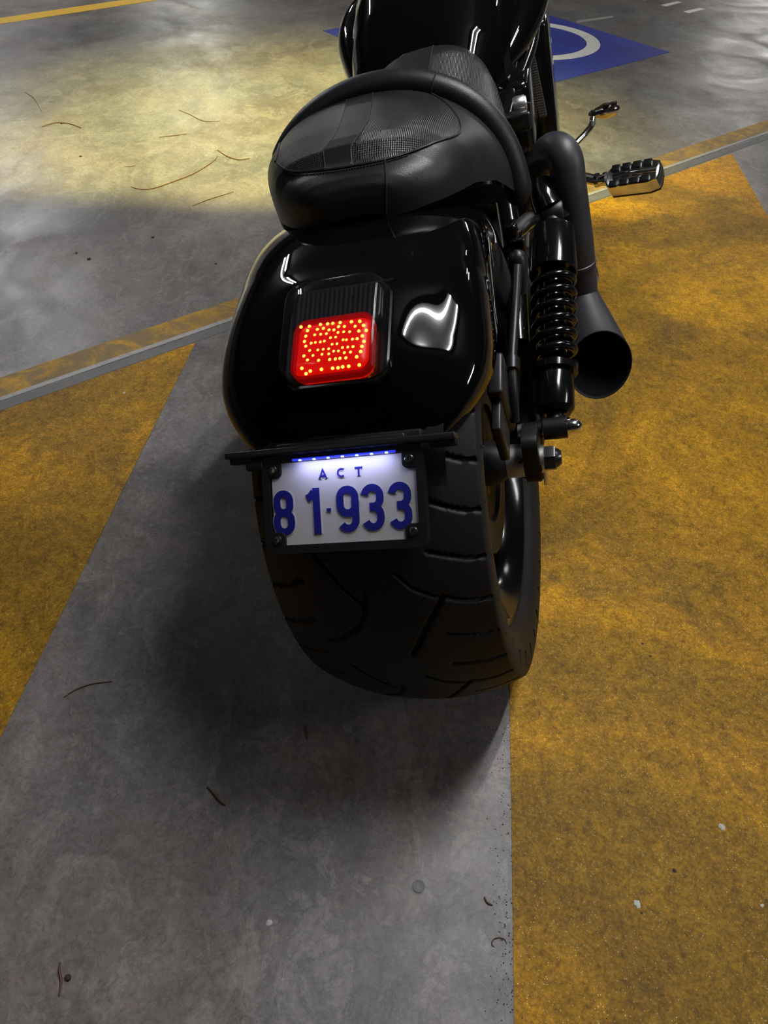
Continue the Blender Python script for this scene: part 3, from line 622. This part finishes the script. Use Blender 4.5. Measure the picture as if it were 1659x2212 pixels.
# ------------------------------------------------------------------ tank cover, frame, engine, front end
def tank(y, a):
    w_ = float(np.interp(y, [0.56, 0.58, 0.62, 0.68, 0.80, 0.95, 1.10, 1.16], [0.095, 0.115, 0.136, 0.150, 0.165, 0.165, 0.13, 0.05]))
    zt = float(np.interp(y, [0.56, 0.58, 0.62, 0.68, 0.74, 0.82, 0.95, 1.10, 1.16], [0.69, 0.72, 0.755, 0.795, 0.825, 0.845, 0.845, 0.80, 0.74])); zb = float(np.interp(y, [0.56, 0.7, 1.16], [0.63, 0.60, 0.62]))
    sn, cs = math.sin(a), max(math.cos(a), 0)
    return (-0.006 + w_ * math.copysign(abs(sn) ** 0.72, sn), y, zb + (zt - zb) * cs ** 0.62)
tk = obj('tank_cover', grid([[tank(y, -math.pi/2 + math.pi * j / 90) for j in range(91)] for y in spline([[0.56], [0.58], [0.61], [0.66], [0.74], [0.85], [1.0], [1.1], [1.16]], 8)]), m_paint, bike, True, 80)
tk['label'] = 'gloss black tank cover'
obj('fuel_cap', lathe((-0.006, 0.86, 0.84), (0, 0.02, 1), [(0, 0.042), (0.008, 0.042), (0.012, 0.036), (0.012, 0)], 28), m_chrome, tk)
for sx in (-1, 1):
    obj('frame_rail', tube(spline([(sx*0.165, 1.22, 0.74), (sx*0.168, 1.0, 0.70), (sx*0.160, 0.80, 0.655), (sx*0.128, 0.60, 0.62), (sx*0.118, 0.46, 0.585), (sx*0.135, 0.30, 0.50), (sx*0.140, 0.16, 0.42)], 8), 0.0165, 14), m_gloss, bike)
    obj('side_cover', tube(spline([(sx*0.152, 1.18, 0.70), (sx*0.168, 1.02, 0.735), (sx*0.165, 0.86, 0.725), (sx*0.145, 0.74, 0.69), (sx*0.115, 0.64, 0.66)], 8), lambda t: 0.012 + 0.03 * math.sin(math.pi * t), 18), m_paint, bike)
    obj('radiator_shroud', join(box((sx*0.155, 1.12, 0.50), (0.030, 0, 0), (0, 0.055, 0.02), (0, -0.03, 0.155), 0.018)), m_paint, bike)
    obj('lower_frame_rail', tube(spline([(sx*0.14, 1.20, 0.58), (sx*0.15, 1.12, 0.25), (sx*0.15, 0.95, 0.16), (sx*0.15, 0.60, 0.17), (sx*0.14, 0.42, 0.30)], 8), 0.016, 12), m_gloss, bike)
eng = obj('engine', join(aab(-0.145, 0.145, 0.50, 1.00, 0.17, 0.40, 0.03), box((0, 0.90, 0.50), (0.085, 0, 0), (0, 0.06, 0.05), (0, 0.05, -0.06), 0.02), box((0, 0.66, 0.50), (0.085, 0, 0), (0, 0.06, -0.05), (0, -0.05, -0.06), 0.02)), m_satin, bike)
for sx in (-1, 1): obj('crankcase_cover', lathe((sx*0.14, 0.72, 0.29), (sx, 0, 0), [(0, 0.10), (0.015, 0.10), (0.028, 0.085), (0.03, 0)], 36), m_satin, eng)
for k in range(7): obj('cooling_fin', join(box(Vector((0, 0.90, 0.46)) + Vector((0, 0.0091, 0.0116)) * k, (0.098, 0, 0), (0, 0.062, 0.049), (0, 0.0016, 0.002)), box(Vector((0, 0.66, 0.46)) + Vector((0, -0.0091, 0.0116)) * k, (0.098, 0, 0), (0, 0.062, -0.049), (0, -0.0016, 0.002))), m_satin, eng)
obj('radiator', aab(-0.15, 0.15, 1.16, 1.20, 0.30, 0.66, 0.01), m_matte, bike)
vs = [P(1140, 88, y=0.80), P(1150, 140, y=0.79), P(1162, 195, y=0.78), P(1173, 248, y=0.77)]
obj('ribbed_guard', join(*[box(Vector(vs[0]) * (1 - t) + Vector(vs[-1]) * t, (0.007, 0, 0), (0, 0.003, 0.001), (0, -0.0008, 0.0024)) for t in np.linspace(0, 1, 30)]), m_vent, bike)
obj('ribbed_guard_backing', tube([Vector(v) + Vector((-0.004, 0.012, 0)) for v in vs], 0.011, 10), m_matte, bike)
obj('cable', tube(spline([P(1128, 40, y=0.95), P(1140, 62, y=0.93), P(1153, 92, y=0.92), P(1161, 122, y=0.90), P(1158, 145, y=0.88), P(1148, 150, y=0.86)], 8), 0.0042, 10), m_matte, bike)
obj('side_tank', join(box(P(1118, 225, y=0.70), (0.030, 0, 0), (0, 0.09, 0), (0, 0.0, 0.06), 0.02), box(P(1165, 190, y=0.92), (0.030, 0, 0), (0, 0.05, 0), (0, 0.01, 0.13), 0.015)), m_gloss, bike)
obj('hose_clamp', lathe(P(1108, 228, y=0.52), (1, 0.1, 0), [(0, 0.010), (0.004, 0.012), (0.018, 0.012), (0.022, 0.009)], 14), m_steel, bike)
obj('coil_bracket', join(box(P(1118, 262, y=0.50), (0.022, 0, 0), (0, 0.012, 0), (0, 0, 0.014), 0.004), box(P(1150, 285, y=0.5), (0.002, 0, 0), (0, 0.004, 0), (0, 0, 0.045), 0.001)), m_bolt, bike)
# swing arm, axle, adjusters
for sx in (-1, 1):
    obj('swing_arm', tube(spline([(sx*0.150, -0.02, 0.33), (sx*0.152, 0.12, 0.335), (sx*0.150, 0.30, 0.345), (sx*0.135, 0.42, 0.35), (sx*0.11, 0.50, 0.35)], 6), lambda t: 0.019 + 0.008 * t, 16), m_satin, bike)
obj('swing_arm_cross', tube([(-0.13, 0.44, 0.35), (0.13, 0.44, 0.35)], 0.026, 16), m_satin, bike)
obj('rear_axle', lathe((-0.19, 0, 0.33), (1, 0, 0), [(0, 0), (0, 0.010), (0.38, 0.010), (0.38, 0)], 20), m_steel, bike)
obj('axle_sleeve', lathe((0.085, 0, 0.33), (1, 0, 0), [(0, 0), (0, 0.034), (0.022, 0.030), (0.034, 0.024), (0.034, 0)], 28), m_matte, bike)
obj('axle_spacer', lathe((0.119, 0, 0.33), (1, 0, 0), [(0, 0), (0, 0.019), (0.001, 0.0240), (0.025, 0.0240), (0.026, 0.019), (0.026, 0)], 32), m_steel, bike)
obj('adjuster_plate', prism(rrect(-0.022, 0.030, -0.032, 0.050, 0.016), (0.145, 0, 0.33), (0, 1, 0), (0, 0, 1), (1, 0, 0), 0.0, 0.022, 0.003), m_matte, bike)
obj('adjuster_washer', join(lathe((0.1668, 0, 0.33), (1, 0, 0), [(0, 0), (0, 0.020), (0.005, 0.020), (0.005, 0)], 28), aab(0.1672, 0.1722, -0.012, 0.012, 0.290, 0.318, 0.001)), m_steel, bike)
nut = obj('axle_nut', join(prism([(0.0185 * math.cos(math.radians(60*k + 12)), 0.0185 * math.sin(math.radians(60*k + 12))) for k in range(6)], (0.172, 0, 0.33), (0, 1, 0), (0, 0, 1), (1, 0, 0), 0, 0.016, 0.003), lathe((0.187, 0, 0.33), (1, 0, 0), [(0, 0.014), (0.004, 0.0125), (0.008, 0.009), (0.008, 0)], 20)), m_bolt, bike, True, 30)
obj('left_adjuster_plate', prism(rrect(-0.022, 0.030, -0.032, 0.050, 0.016), (-0.167, 0, 0.33), (0, 1, 0), (0, 0, 1), (1, 0, 0), 0.0, 0.022, 0.003), m_matte, bike)
# brake caliper and bracket inside the right arm
cal = obj('brake_caliper', join(box(P(1084, 850, x=0.135), (0.010, 0, 0), (0, 0.026, 0.012), (0, -0.022, 0.048), 0.007), box(P(1082, 930, x=0.134), (0.006, 0, 0), (0, 0.020, 0.008), (0, -0.010, 0.034), 0.005)), m_satin, bike)
obj('caliper_pin', tube([P(1106, 775, x=0.150), P(1106, 800, x=0.150)], 0.009, 12), m_satin, cal)
obj('brake_hose', tube(spline([P(1118, 575, x=0.160), P(1112, 680, x=0.154), P(1106, 780, x=0.150), P(1108, 850, x=0.149), P(1112, 910, x=0.147)], 8), 0.0065, 12), m_satin, cal)
obj('hose_boot', lathe(P(1118, 560, x=0.160), (0.0, -0.3, -1), [(-0.012, 0.004), (-0.008, 0.010), (0.0, 0.0125), (0.03, 0.011), (0.045, 0.007)], 18), m_satin, cal)

# shocks
def shock(sx):
    A = Vector(P(1200, 924, y=0.03)); B = Vector(P(1193, 462, y=0.34))
    if sx < 0: A.x, B.x = -A.x, -B.x
    d = (B - A); L = d.length; ax_ = d.normalized()
    f_ = lambda q: A + ax_ * (L * q)
    sh = obj('shock_absorber', join(lathe(A, ax_, [(L*0.055, 0), (L*0.055, 0.021), (L*0.075, 0.0262), (L*0.08, 0.027), (L*0.235, 0.027), (L*0.25, 0.025), (L*0.25, 0.018), (L*0.30, 0.0165), (L*0.70, 0.0165), (L*0.72, 0)], 36)), m_gloss, bike)
    obj('spring_collar', lathe(A, ax_, [(L*0.235, 0.020), (L*0.235, 0.033), (L*0.262, 0.0335), (L*0.268, 0.030), (L*0.268, 0.02)], 36), m_gloss, sh)
    obj('upper_cover', lathe(A, ax_, [(L*0.70, 0.02), (L*0.695, 0.0335), (L*0.70, 0.0355), (L*0.895, 0.0345), (L*0.91, 0.032), (L*0.915, 0.0)], 40), m_gloss, sh)
    u, v, t = frame(ax_); coils = 6.6; pts = []
    for k in range(int(coils * 28) + 1):
        a = 2 * math.pi * k / 28; q = 0.272 + (0.70 - 0.272) * k / (coils * 28); pts.append(f_(q) + (u * math.cos(a) + v * math.sin(a)) * 0.0285)
    obj('coil_spring', tube(pts, 0.0058, 12), m_gloss, sh)
    obj('lower_eye', join(lathe(A - Vector((0.016, 0, 0)), (1, 0, 0), [(0, 0), (0, 0.016), (0.032, 0.016), (0.032, 0)], 24), tube([A, f_(0.08)], 0.012, 12)), m_satin, sh)
    obj('upper_eye', join(lathe(B - Vector((0.017, 0, 0)), (1, 0, 0), [(0, 0), (0, 0.021), (0.003, 0.023), (0.031, 0.023), (0.034, 0.021), (0.034, 0)], 28), tube([B, f_(0.90)], 0.017, 14)), m_satin, sh)
    o1, o2 = (A - Vector((sx*0.052, 0, 0)), Vector((sx, 0, 0)))
    obj('lower_bolt', join(lathe(o1, o2, [(0, 0), (0, 0.0095), (0.008, 0.0105), (0.008, 0.0075), (0.078, 0.0075), (0.078, 0)], 16)), m_steel, sh)
    obj('lower_spacer', lathe(A - Vector((sx*0.036, 0, 0)), o2, [(0, 0), (0, 0.011), (0.018, 0.012), (0.018, 0)], 20), m_satin, sh)
    obj('acorn_nut', lathe(A + Vector((sx*0.017, 0, 0)), o2, [(0, 0), (0, 0.013), (0.004, 0.013), (0.004, 0.0105), (0.010, 0.0105), (0.016, 0.007), (0.019, 0.002)], 18), m_chrome, sh)
    obj('upper_stud', tube(spline([B + Vector((-sx*0.062, -0.012, -0.016)), B + Vector((-sx*0.050, -0.008, -0.010)), B + Vector((-sx*0.036, -0.002, -0.003)), B + Vector((-sx*0.016, 0, 0))], 6), 0.0125, 18), m_steel, sh)
    obj('upper_nut', join(prism([(0.011 * math.cos(math.radians(60*k)), 0.011 * math.sin(math.radians(60*k))) for k in range(6)], B + Vector((sx*0.017, 0, 0)), (0, sx, 0), (0, 0, 1), (sx, 0, 0), 0, 0.009, 0.002)), m_chrome, sh)
    obj('shock_tower', tube(spline([B + Vector((-sx*0.012, 0.03, 0.035)), B + Vector((-sx*0.010, 0.012, 0.026)), B + Vector((-sx*0.004, 0, 0.010))], 6), lambda t_: 0.018 + 0.006 * t_, 16), m_gloss, sh)
    return sh
shock(1)['label'] = 'black coil-over shock on the right'
shock(-1)['label'] = 'black coil-over shock on the left'
obj('stud_mount', box(P(1104, 505, x=0.150), (0.009, 0, 0), (0, 0.012, 0), (0, 0, 0.016), 0.005), m_gloss, bike)
obj('rail_tab', join(box(P(1122, 545, x=0.160), (0.010, 0, 0), (0, 0.006, 0), (0, -0.006, 0.022), 0.004)), m_gloss, bike)

# exhaust: looping pipe, seam collars, flared muffler with slash-cut end
pipe_px = [(1128, 475, .50), (1140, 425, .47), (1160, 372, .44), (1183, 333, .41), (1205, 325, .385), (1222, 348, .37), (1229, 400, .36), (1237, 460, .355), (1246, 530, .35), (1253, 600, .35), (1256, 650, .35)]
pipe = obj('exhaust_pipe', tube(spline([P(a, b, y=y) for a, b, y in pipe_px], 10), lambda t: 0.0238 + 0.003 * t, 28), m_exh, bike)
obj('front_header', tube(spline([P(1128, 475, y=.50), (0.15, 0.56, 0.44), (0.12, 0.66, 0.42)], 8), 0.024, 20), m_exh, pipe)
obj('heat_shield', tube(spline([P(a, b, y=y) for a, b, y in pipe_px[2:7]], 10), 0.0258, 28, False), m_exh, pipe)
for (a, b, y) in ((1249, 565, .35), (1130, 462, .495)):
    pp = Vector(P(a, b, y=y)); qq = Vector(P(a + (2.5 if b > 500 else 4), b + (20 if b > 500 else -14), y=y)); obj('pipe_collar', lathe(pp, qq - pp, [(0, 0.0268), (0.001, 0.0282), (0.006, 0.0282), (0.007, 0.0268)], 28), m_exh, pipe)
ma, mb = Vector(P(1256, 640, y=0.352)), Vector(P(1296, 790, y=0.245))
ax_ = (mb - ma).normalized(); u_, v_, _ = frame(ax_); Lm = (mb - ma).length
vd = Vector((0, 0, 1)); vd = (vd - ax_ * vd.dot(ax_)).normalized(); ud = ax_.cross(vd)
def mring(q, r, slash=0.0):
    o = ma + ax_ * (Lm * q); return [o + (ud * math.cos(a) + vd * math.sin(a)) * r + ax_ * (-slash * math.sin(a)) for a in (2 * math.pi * k / 48 for k in range(48))]
mr = [mring(-0.12, 0.024), mring(0.0, 0.0275), mring(0.15, 0.031), mring(0.35, 0.037), mring(0.6, 0.043, 0.010), mring(0.85, 0.0485, 0.024), mring(1.0, 0.0515, 0.036), mring(1.008, 0.0505, 0.036), mring(0.99, 0.0485, 0.036), mring(0.75, 0.041, 0.018), mring(0.45, 0.033)]
muf = tag(obj('muffler', grid(mr, False, True), m_exh, bike, True, 50), 'matte black flared muffler')
iv_, if2 = grid([mring(0.985, 0.0482, 0.0355), mring(0.90, 0.0455, 0.029), mring(0.74, 0.0405, 0.0175), mring(0.60, 0.036, 0.006), mring(0.40, 0.028), mring(0.38, 0.001)], False, True)
obj('muffler_bore', (iv_, if2), m_inside, muf)
for k in range(8):
    a = 2 * math.pi * k / 8 + 0.2; o = ma + ax_ * (Lm * 0.72) + (ud * math.cos(a) + vd * math.sin(a)) * 0.040
    obj('bore_rivet', lathe(o, -(ud * math.cos(a) + vd * math.sin(a)), [(0, 0.003), (0.002, 0.0028), (0.003, 0)], 8), m_exh, muf)
obj('heel_guard_tab', tube(spline([P(1281, 572, y=0.36), P(1287, 592, y=0.36), P(1288, 606, y=0.36), P(1279, 610, y=0.36)], 6), 0.0045, 10), m_chrome, bike)

# foot controls on the right
pc = Vector(P(1368, 380, y=1.02)); ex = Vector(P(1425, 372, y=1.0)) - Vector(P(1310, 392, y=1.04)); hl_ = ex.length / 2; ex.normalize()
ez = Vector((0, -0.55, 0.84)); ez = (ez - ex * ez.dot(ex)).normalized(); ey = ez.cross(ex)
peg_poly = [(-1.0, -0.30), (-0.86, -0.52), (0.6, -0.60), (0.95, -0.48), (1.0, -0.2), (1.0, 0.2), (0.95, 0.48), (0.6, 0.60), (-0.86, 0.52), (-1.0, 0.30)]
peg = tag(obj('foot_peg', prism([(a * hl_, b * hl_ * 0.82) for a, b in peg_poly], pc, ex, ey, ez, -0.026, 0.010, 0.005), m_chrome, bike, True, 35), 'chrome foot peg with black rubber pads')
for row in (-1, 1):
    for k in range(4):
        xk = -0.66 + 0.40 * k; obj('rubber_pad', box(pc + ex * (xk * hl_) + ey * (row * 0.33 * hl_) + ez * 0.0115, ex * (0.15 * hl_), ey * (0.125 * hl_), ez * 0.0035, 0.002), m_matte, peg)
obj('peg_ridge', tube(spline([pc + ex * (-0.7 * hl_) + ez * 0.009, pc + ez * 0.012, pc + ex * (0.9 * hl_) + ez * 0.009], 6), 0.0085, 12), m_chrome, peg)
obj('peg_underside', prism([(a * hl_ * 0.99, b * hl_ * 0.80) for a, b in peg_poly], pc, ex, ey, ez, -0.034, -0.0262, 0.0), m_gloss, peg, True, 35)
obj('peg_stub', lathe(pc + ex * (0.45 * hl_) + ez * -0.014, -ez, [(0, 0.004), (0.008, 0.004), (0.012, 0.002)], 10), m_chrome, peg)
obj('peg_mount', tube(spline([Vector(P(1225, 378, y=1.07)), Vector(P(1262, 384, y=1.06)), Vector(P(1292, 390, y=1.05)), Vector(P(1312, 391, y=1.04))], 6), lambda t: 0.0135 - 0.003 * t, 16), m_chrome, peg)
obj('peg_clevis', join(lathe(P(1285, 390, y=1.05), ex, [(0, 0.010), (0.002, 0.016), (0.010, 0.016), (0.013, 0.011), (0.020, 0.011), (0.022, 0.015), (0.028, 0.015), (0.030, 0.009)], 16)), m_chrome, peg)
pd = Vector(P(1312, 239, y=1.28)); ex2 = (Vector(P(1340, 234, y=1.28)) - Vector(P(1285, 245, y=1.28))); h2 = ex2.length / 2; ex2.normalize()
ped = tag(obj('brake_pedal', lathe(pd - ex2 * h2, ex2, [(0, 0), (0, 0.011), (0.010, 0.013), (0.016, 0.016), (h2, 0.018), (h2 * 1.5, 0.016), (h2 * 1.85, 0.010), (h2 * 2, 0.0)], 20), m_chrome, bike), 'chrome brake pedal with a rubber toe peg')
for sg_ in (-1, 1):
    for k in range(2):
        obj('pedal_rubber', box(pd + ex2 * (-0.1 * h2 + 0.62 * h2 * k) + Vector((0, -0.010, 0.009)) * sg_ + Vector((0, -0.008, 0.010)), ex2 * (0.24 * h2), Vector((0, -0.005, 0.005)), Vector((0, 0.002, 0.002)), 0.001), m_matte, ped)
obj('pedal_arm', tube(spline([Vector(P(1225, 345, y=1.18)), Vector(P(1240, 315, y=1.20)), Vector(P(1265, 288, y=1.23)), Vector(P(1279, 268, y=1.26)), Vector(P(1282, 246, y=1.28))], 8), 0.0078, 12), m_chrome, ped)
obj('pedal_pivot', lathe(P(1281, 246, y=1.28), (0.2, -1, 0.3), [(-0.008, 0.0), (-0.008, 0.010), (0.008, 0.010), (0.012, 0.006), (0.012, 0)], 14), m_chrome, ped)
for z_ in (0.05,):
    lp = tag(obj('foot_peg', prism([(a * 0.05, b * 0.04) for a, b in peg_poly], (-0.34, 1.06, 0.28), (-1, 0, 0), (0, -1, 0), (0, 0, 1), -0.016, 0.010, 0.004), m_chrome, bike, True, 35), 'chrome foot peg on the left')
    obj('peg_mount', tube([(-0.14, 1.06, 0.27), (-0.30, 1.06, 0.275)], 0.012, 12), m_chrome, lp)

# side stand and front end
st = obj('side_stand', tube(spline([(-0.14, 0.72, 0.18), (-0.20, 0.70, 0.12), (-0.262, 0.66, 0.069)], 6), 0.012, 14), m_gloss, bike)
obj('stand_foot', box((-0.266, 0.655, 0.0715), (0.028, 0, 0.0083), (0, 0.02, 0), (-0.0013, 0, 0.0045), 0.002), m_gloss, st)
def prof_wheel(nm, y0, R_, hw, ri, par):
    t_ = obj(nm, lathe((-hw, y0, R_), (1, 0, 0), [(0.012, ri), (0.0, ri + 0.02), (0.002, R_ - 0.035), (hw * 0.45, R_ - 0.010), (hw, R_), (hw * 1.55, R_ - 0.010), (2 * hw - 0.002, R_ - 0.035), (2 * hw, ri + 0.02), (2 * hw - 0.012, ri)], 72), m_rub, par)
    return t_
fw = obj('front_wheel', join(lathe((-0.05, 1.70, 0.31), (1, 0, 0), [(0, 0.20), (0, 0.235), (0.1, 0.235), (0.1, 0.20), (0.08, 0.195), (0.02, 0.195), (0, 0.20)], 60), *[box(Vector((0, 1.70, 0.31)) + Vector((0, math.sin(a), math.cos(a))) * 0.115, (0.02, 0, 0), Vector((0, math.cos(a), -math.sin(a))) * 0.022, Vector((0, math.sin(a), math.cos(a))) * 0.10, 0.006) for a in (2 * math.pi * k / 5 for k in range(5))], lathe((-0.06, 1.70, 0.31), (1, 0, 0), [(0, 0), (0, 0.04), (0.12, 0.04), (0.12, 0)], 24)), m_gloss, bike)
prof_wheel('front_tyre', 1.70, 0.31, 0.062, 0.232, bike)
for sx in (-1, 1):
    obj('fork_leg', tube([(sx*0.105, 1.72, 0.29), (sx*0.105, 1.58, 0.56), (sx*0.105, 1.37, 0.95)], 0.025, 18), m_gloss, bike)
obj('front_fender', grid([[(x, 1.70 - (0.335 - 1.6 * x * x) * math.sin(a), 0.31 + (0.335 - 1.6 * x * x) * math.cos(a)) for x in np.linspace(-0.075, 0.075, 11)] for a in np.linspace(-0.5, 1.1, 24)]), m_paint, bike)
obj('handlebar', tube(spline([(-0.40, 1.12, 0.97), (-0.22, 1.22, 1.0), (-0.08, 1.34, 0.99), (0.08, 1.34, 0.99), (0.22, 1.22, 1.0), (0.40, 1.12, 0.97)], 8), 0.0135, 14), m_gloss, bike)
obj('headlight', lathe((0, 1.40, 0.86), (0, 1, 0), [(0, 0), (0, 0.04), (0.03, 0.07), (0.10, 0.085), (0.13, 0.085), (0.135, 0.075), (0.135, 0)], 32), m_gloss, bike)
obj('fork_clamp', join(aab(-0.13, 0.13, 1.34, 1.40, 0.92, 0.95, 0.01), aab(-0.13, 0.13, 1.41, 1.48, 0.76, 0.79, 0.01)), m_gloss, bike)

# ------------------------------------------------------------------ litter on the floor
def litter(nm, px, r, label, cat, mat, group=None, zz=None):
    zz = r if zz is None else zz
    pts = [np.append(gd(*p), zz) for p in px]
    return tag(obj(nm, tube(spline(pts, 5), lambda t: r * (0.55 + 0.45 * math.sin(math.pi * min(1, max(0, t)))) , 8), mat), label, cat, group)
TW = [([(137, 1508), (165, 1490), (200, 1478), (242, 1473)], 0.0013, 'long thin reddish twig lying left of the tyre'),
      ([(448, 1700), (462, 1716), (476, 1733), (488, 1740)], 0.0016, 'short dark twig in the shadow left of centre'),
      ([(659, 1570), (661, 1583), (663, 1598)], 0.0016, 'tiny dark twig just below the tyre'),
      ([(131, 2079), (129, 2098), (133, 2120), (129, 2152)], 0.0018, 'knotted dark twig at bottom left'),
      ([(1046, 1938), (1052, 1950), (1064, 1956)], 0.0014, 'curled brown twig near the yellow edge'),
      ([(1068, 2046), (1062, 2040), (1066, 2030), (1078, 2026), (1090, 2030), (1094, 2040)], 0.0009, 'looped thin fibre beside the yellow edge'),
      ([(283, 404), (300, 409), (330, 408), (375, 393), (420, 375), (460, 350), (470, 338)], 0.0024, 'long curved brown twig on the bright patch'),
      ([(343, 297), (372, 294), (404, 290)], 0.0018, 'thin straight brown twig above the bright patch'),
      ([(55, 200), (75, 215), (90, 242)], 0.0022, 'thin brown twig at far left'),
      ([(90, 275), (120, 266), (150, 268), (175, 277)], 0.0024, 'wavy brown twig at the left with a dark knot'),
      ([(270, 360), (282, 361), (292, 358)], 0.0016, 'tiny brown twig left of the bright patch'),
      ([(385, 238), (410, 248), (440, 262), (475, 262)], 0.0018, 'thin brown stalk below the pale reflection'),
      ([(415, 446), (450, 432), (505, 415)], 0.0016, 'straight brown stalk at the edge of the bright patch'),
      ([(470, 325), (490, 338), (515, 346), (540, 343)], 0.0026, 'bent brown twig beside the seat')]
for px, r, lb in TW: litter('dry_twig', px, r * (0.8 if px[0][1] < 500 else 1), lb, 'twig', m_twig2 if px[0][1] < 500 else m_twig, 'dry twigs on the floor')
def crumb(nm, px, r, label, cat, mat, group):
    p = gd(*px); V, Fc = lathe((p[0], p[1], 0.0), (0, 0, 1), [(0, r), (r * 0.35, r * 0.9), (r * 0.6, r * 0.3)], 7)
    V = [(x + random.uniform(-.25, .25) * r, y + random.uniform(-.25, .25) * r, max(0.0, z)) for x, y, z in V]
    return tag(obj(nm, (V, Fc), mat, None, False), label, cat, group)
for px, r, lb in [((1376, 1953), 0.0055, 'largest white chip on the right yellow stripe'), ((1558, 1787), 0.005, 'white chip at the right on yellow'), ((1646, 1956), 0.0028, 'tiny white chip at the right margin'), ((582, 1993), 0.004, 'small white chip on grey concrete at bottom'), ((268, 849), 0.004, 'white chip on the left yellow stripe')]:
    crumb('paint_chip', px, r, lb, 'chip', m_chip, 'pale paint chips')
for px, r, lb in [((1387, 1391), 0.003, 'dark crumb on yellow right of the tyre'), ((1404, 1418), 0.0028, 'dark crumb on yellow just below another crumb'), ((1456, 1881), 0.0032, 'dark crumb on the brighter yellow patch'), ((147, 2113), 0.0042, 'dark round crumb beside knotted twig'), ((192, 560), 0.006, 'round dark crumb on grey concrete at left'), ((165, 547), 0.004, 'small dark crumb near a round crumb at left'), ((134, 267), 0.006, 'dark knot on the wavy twig'), ((174, 338), 0.005, 'dark crumb at left of the bright patch'), ((330, 513), 0.0045, 'brown crumb on grey concrete left of fender'), ((466, 570), 0.004, 'dark crumb close to the fender'), ((1330, 1577), 0.002, 'tiny dark sliver on yellow'), ((1385, 1972), 0.0025, 'dark crumb beside largest white chip')]:
    crumb('grit_crumb', px, r, lb, 'crumb', m_dark, 'dark crumbs on the floor')
gv = []
for k in range(420):
    if k < 260: q_ = gd(1105, random.uniform(1500, 2212)) + np.array([-abs(random.gauss(0, 0.018)) + 0.003, 0]); r_ = random.uniform(0.0004, 0.0011)
    else: q_ = gd(random.uniform(1110, 1659), random.uniform(900, 2212)); r_ = random.uniform(0.0005, 0.0012)
    gv.append(lathe((q_[0], q_[1], 0.0005), (0, 0, 1), [(0, r_), (r_ * 0.8, r_ * 0.5)], 5))
tag(obj('floor_grit', join(*gv), m_dark, None, False), 'fine dark grit along the yellow paint edge and over the yellow', 'grit', kind='stuff')
p = gd(905, 1915)
tag(obj('clear_disc', lathe((p[0], p[1], 0), (0, 0, 1), [(0, 0), (0, 0.0085), (0.0022, 0.0085), (0.0026, 0.0075), (0.0016, 0.0062), (0.0016, 0)], 24), m_clear), 'small clear plastic disc on the grey concrete', 'disc')
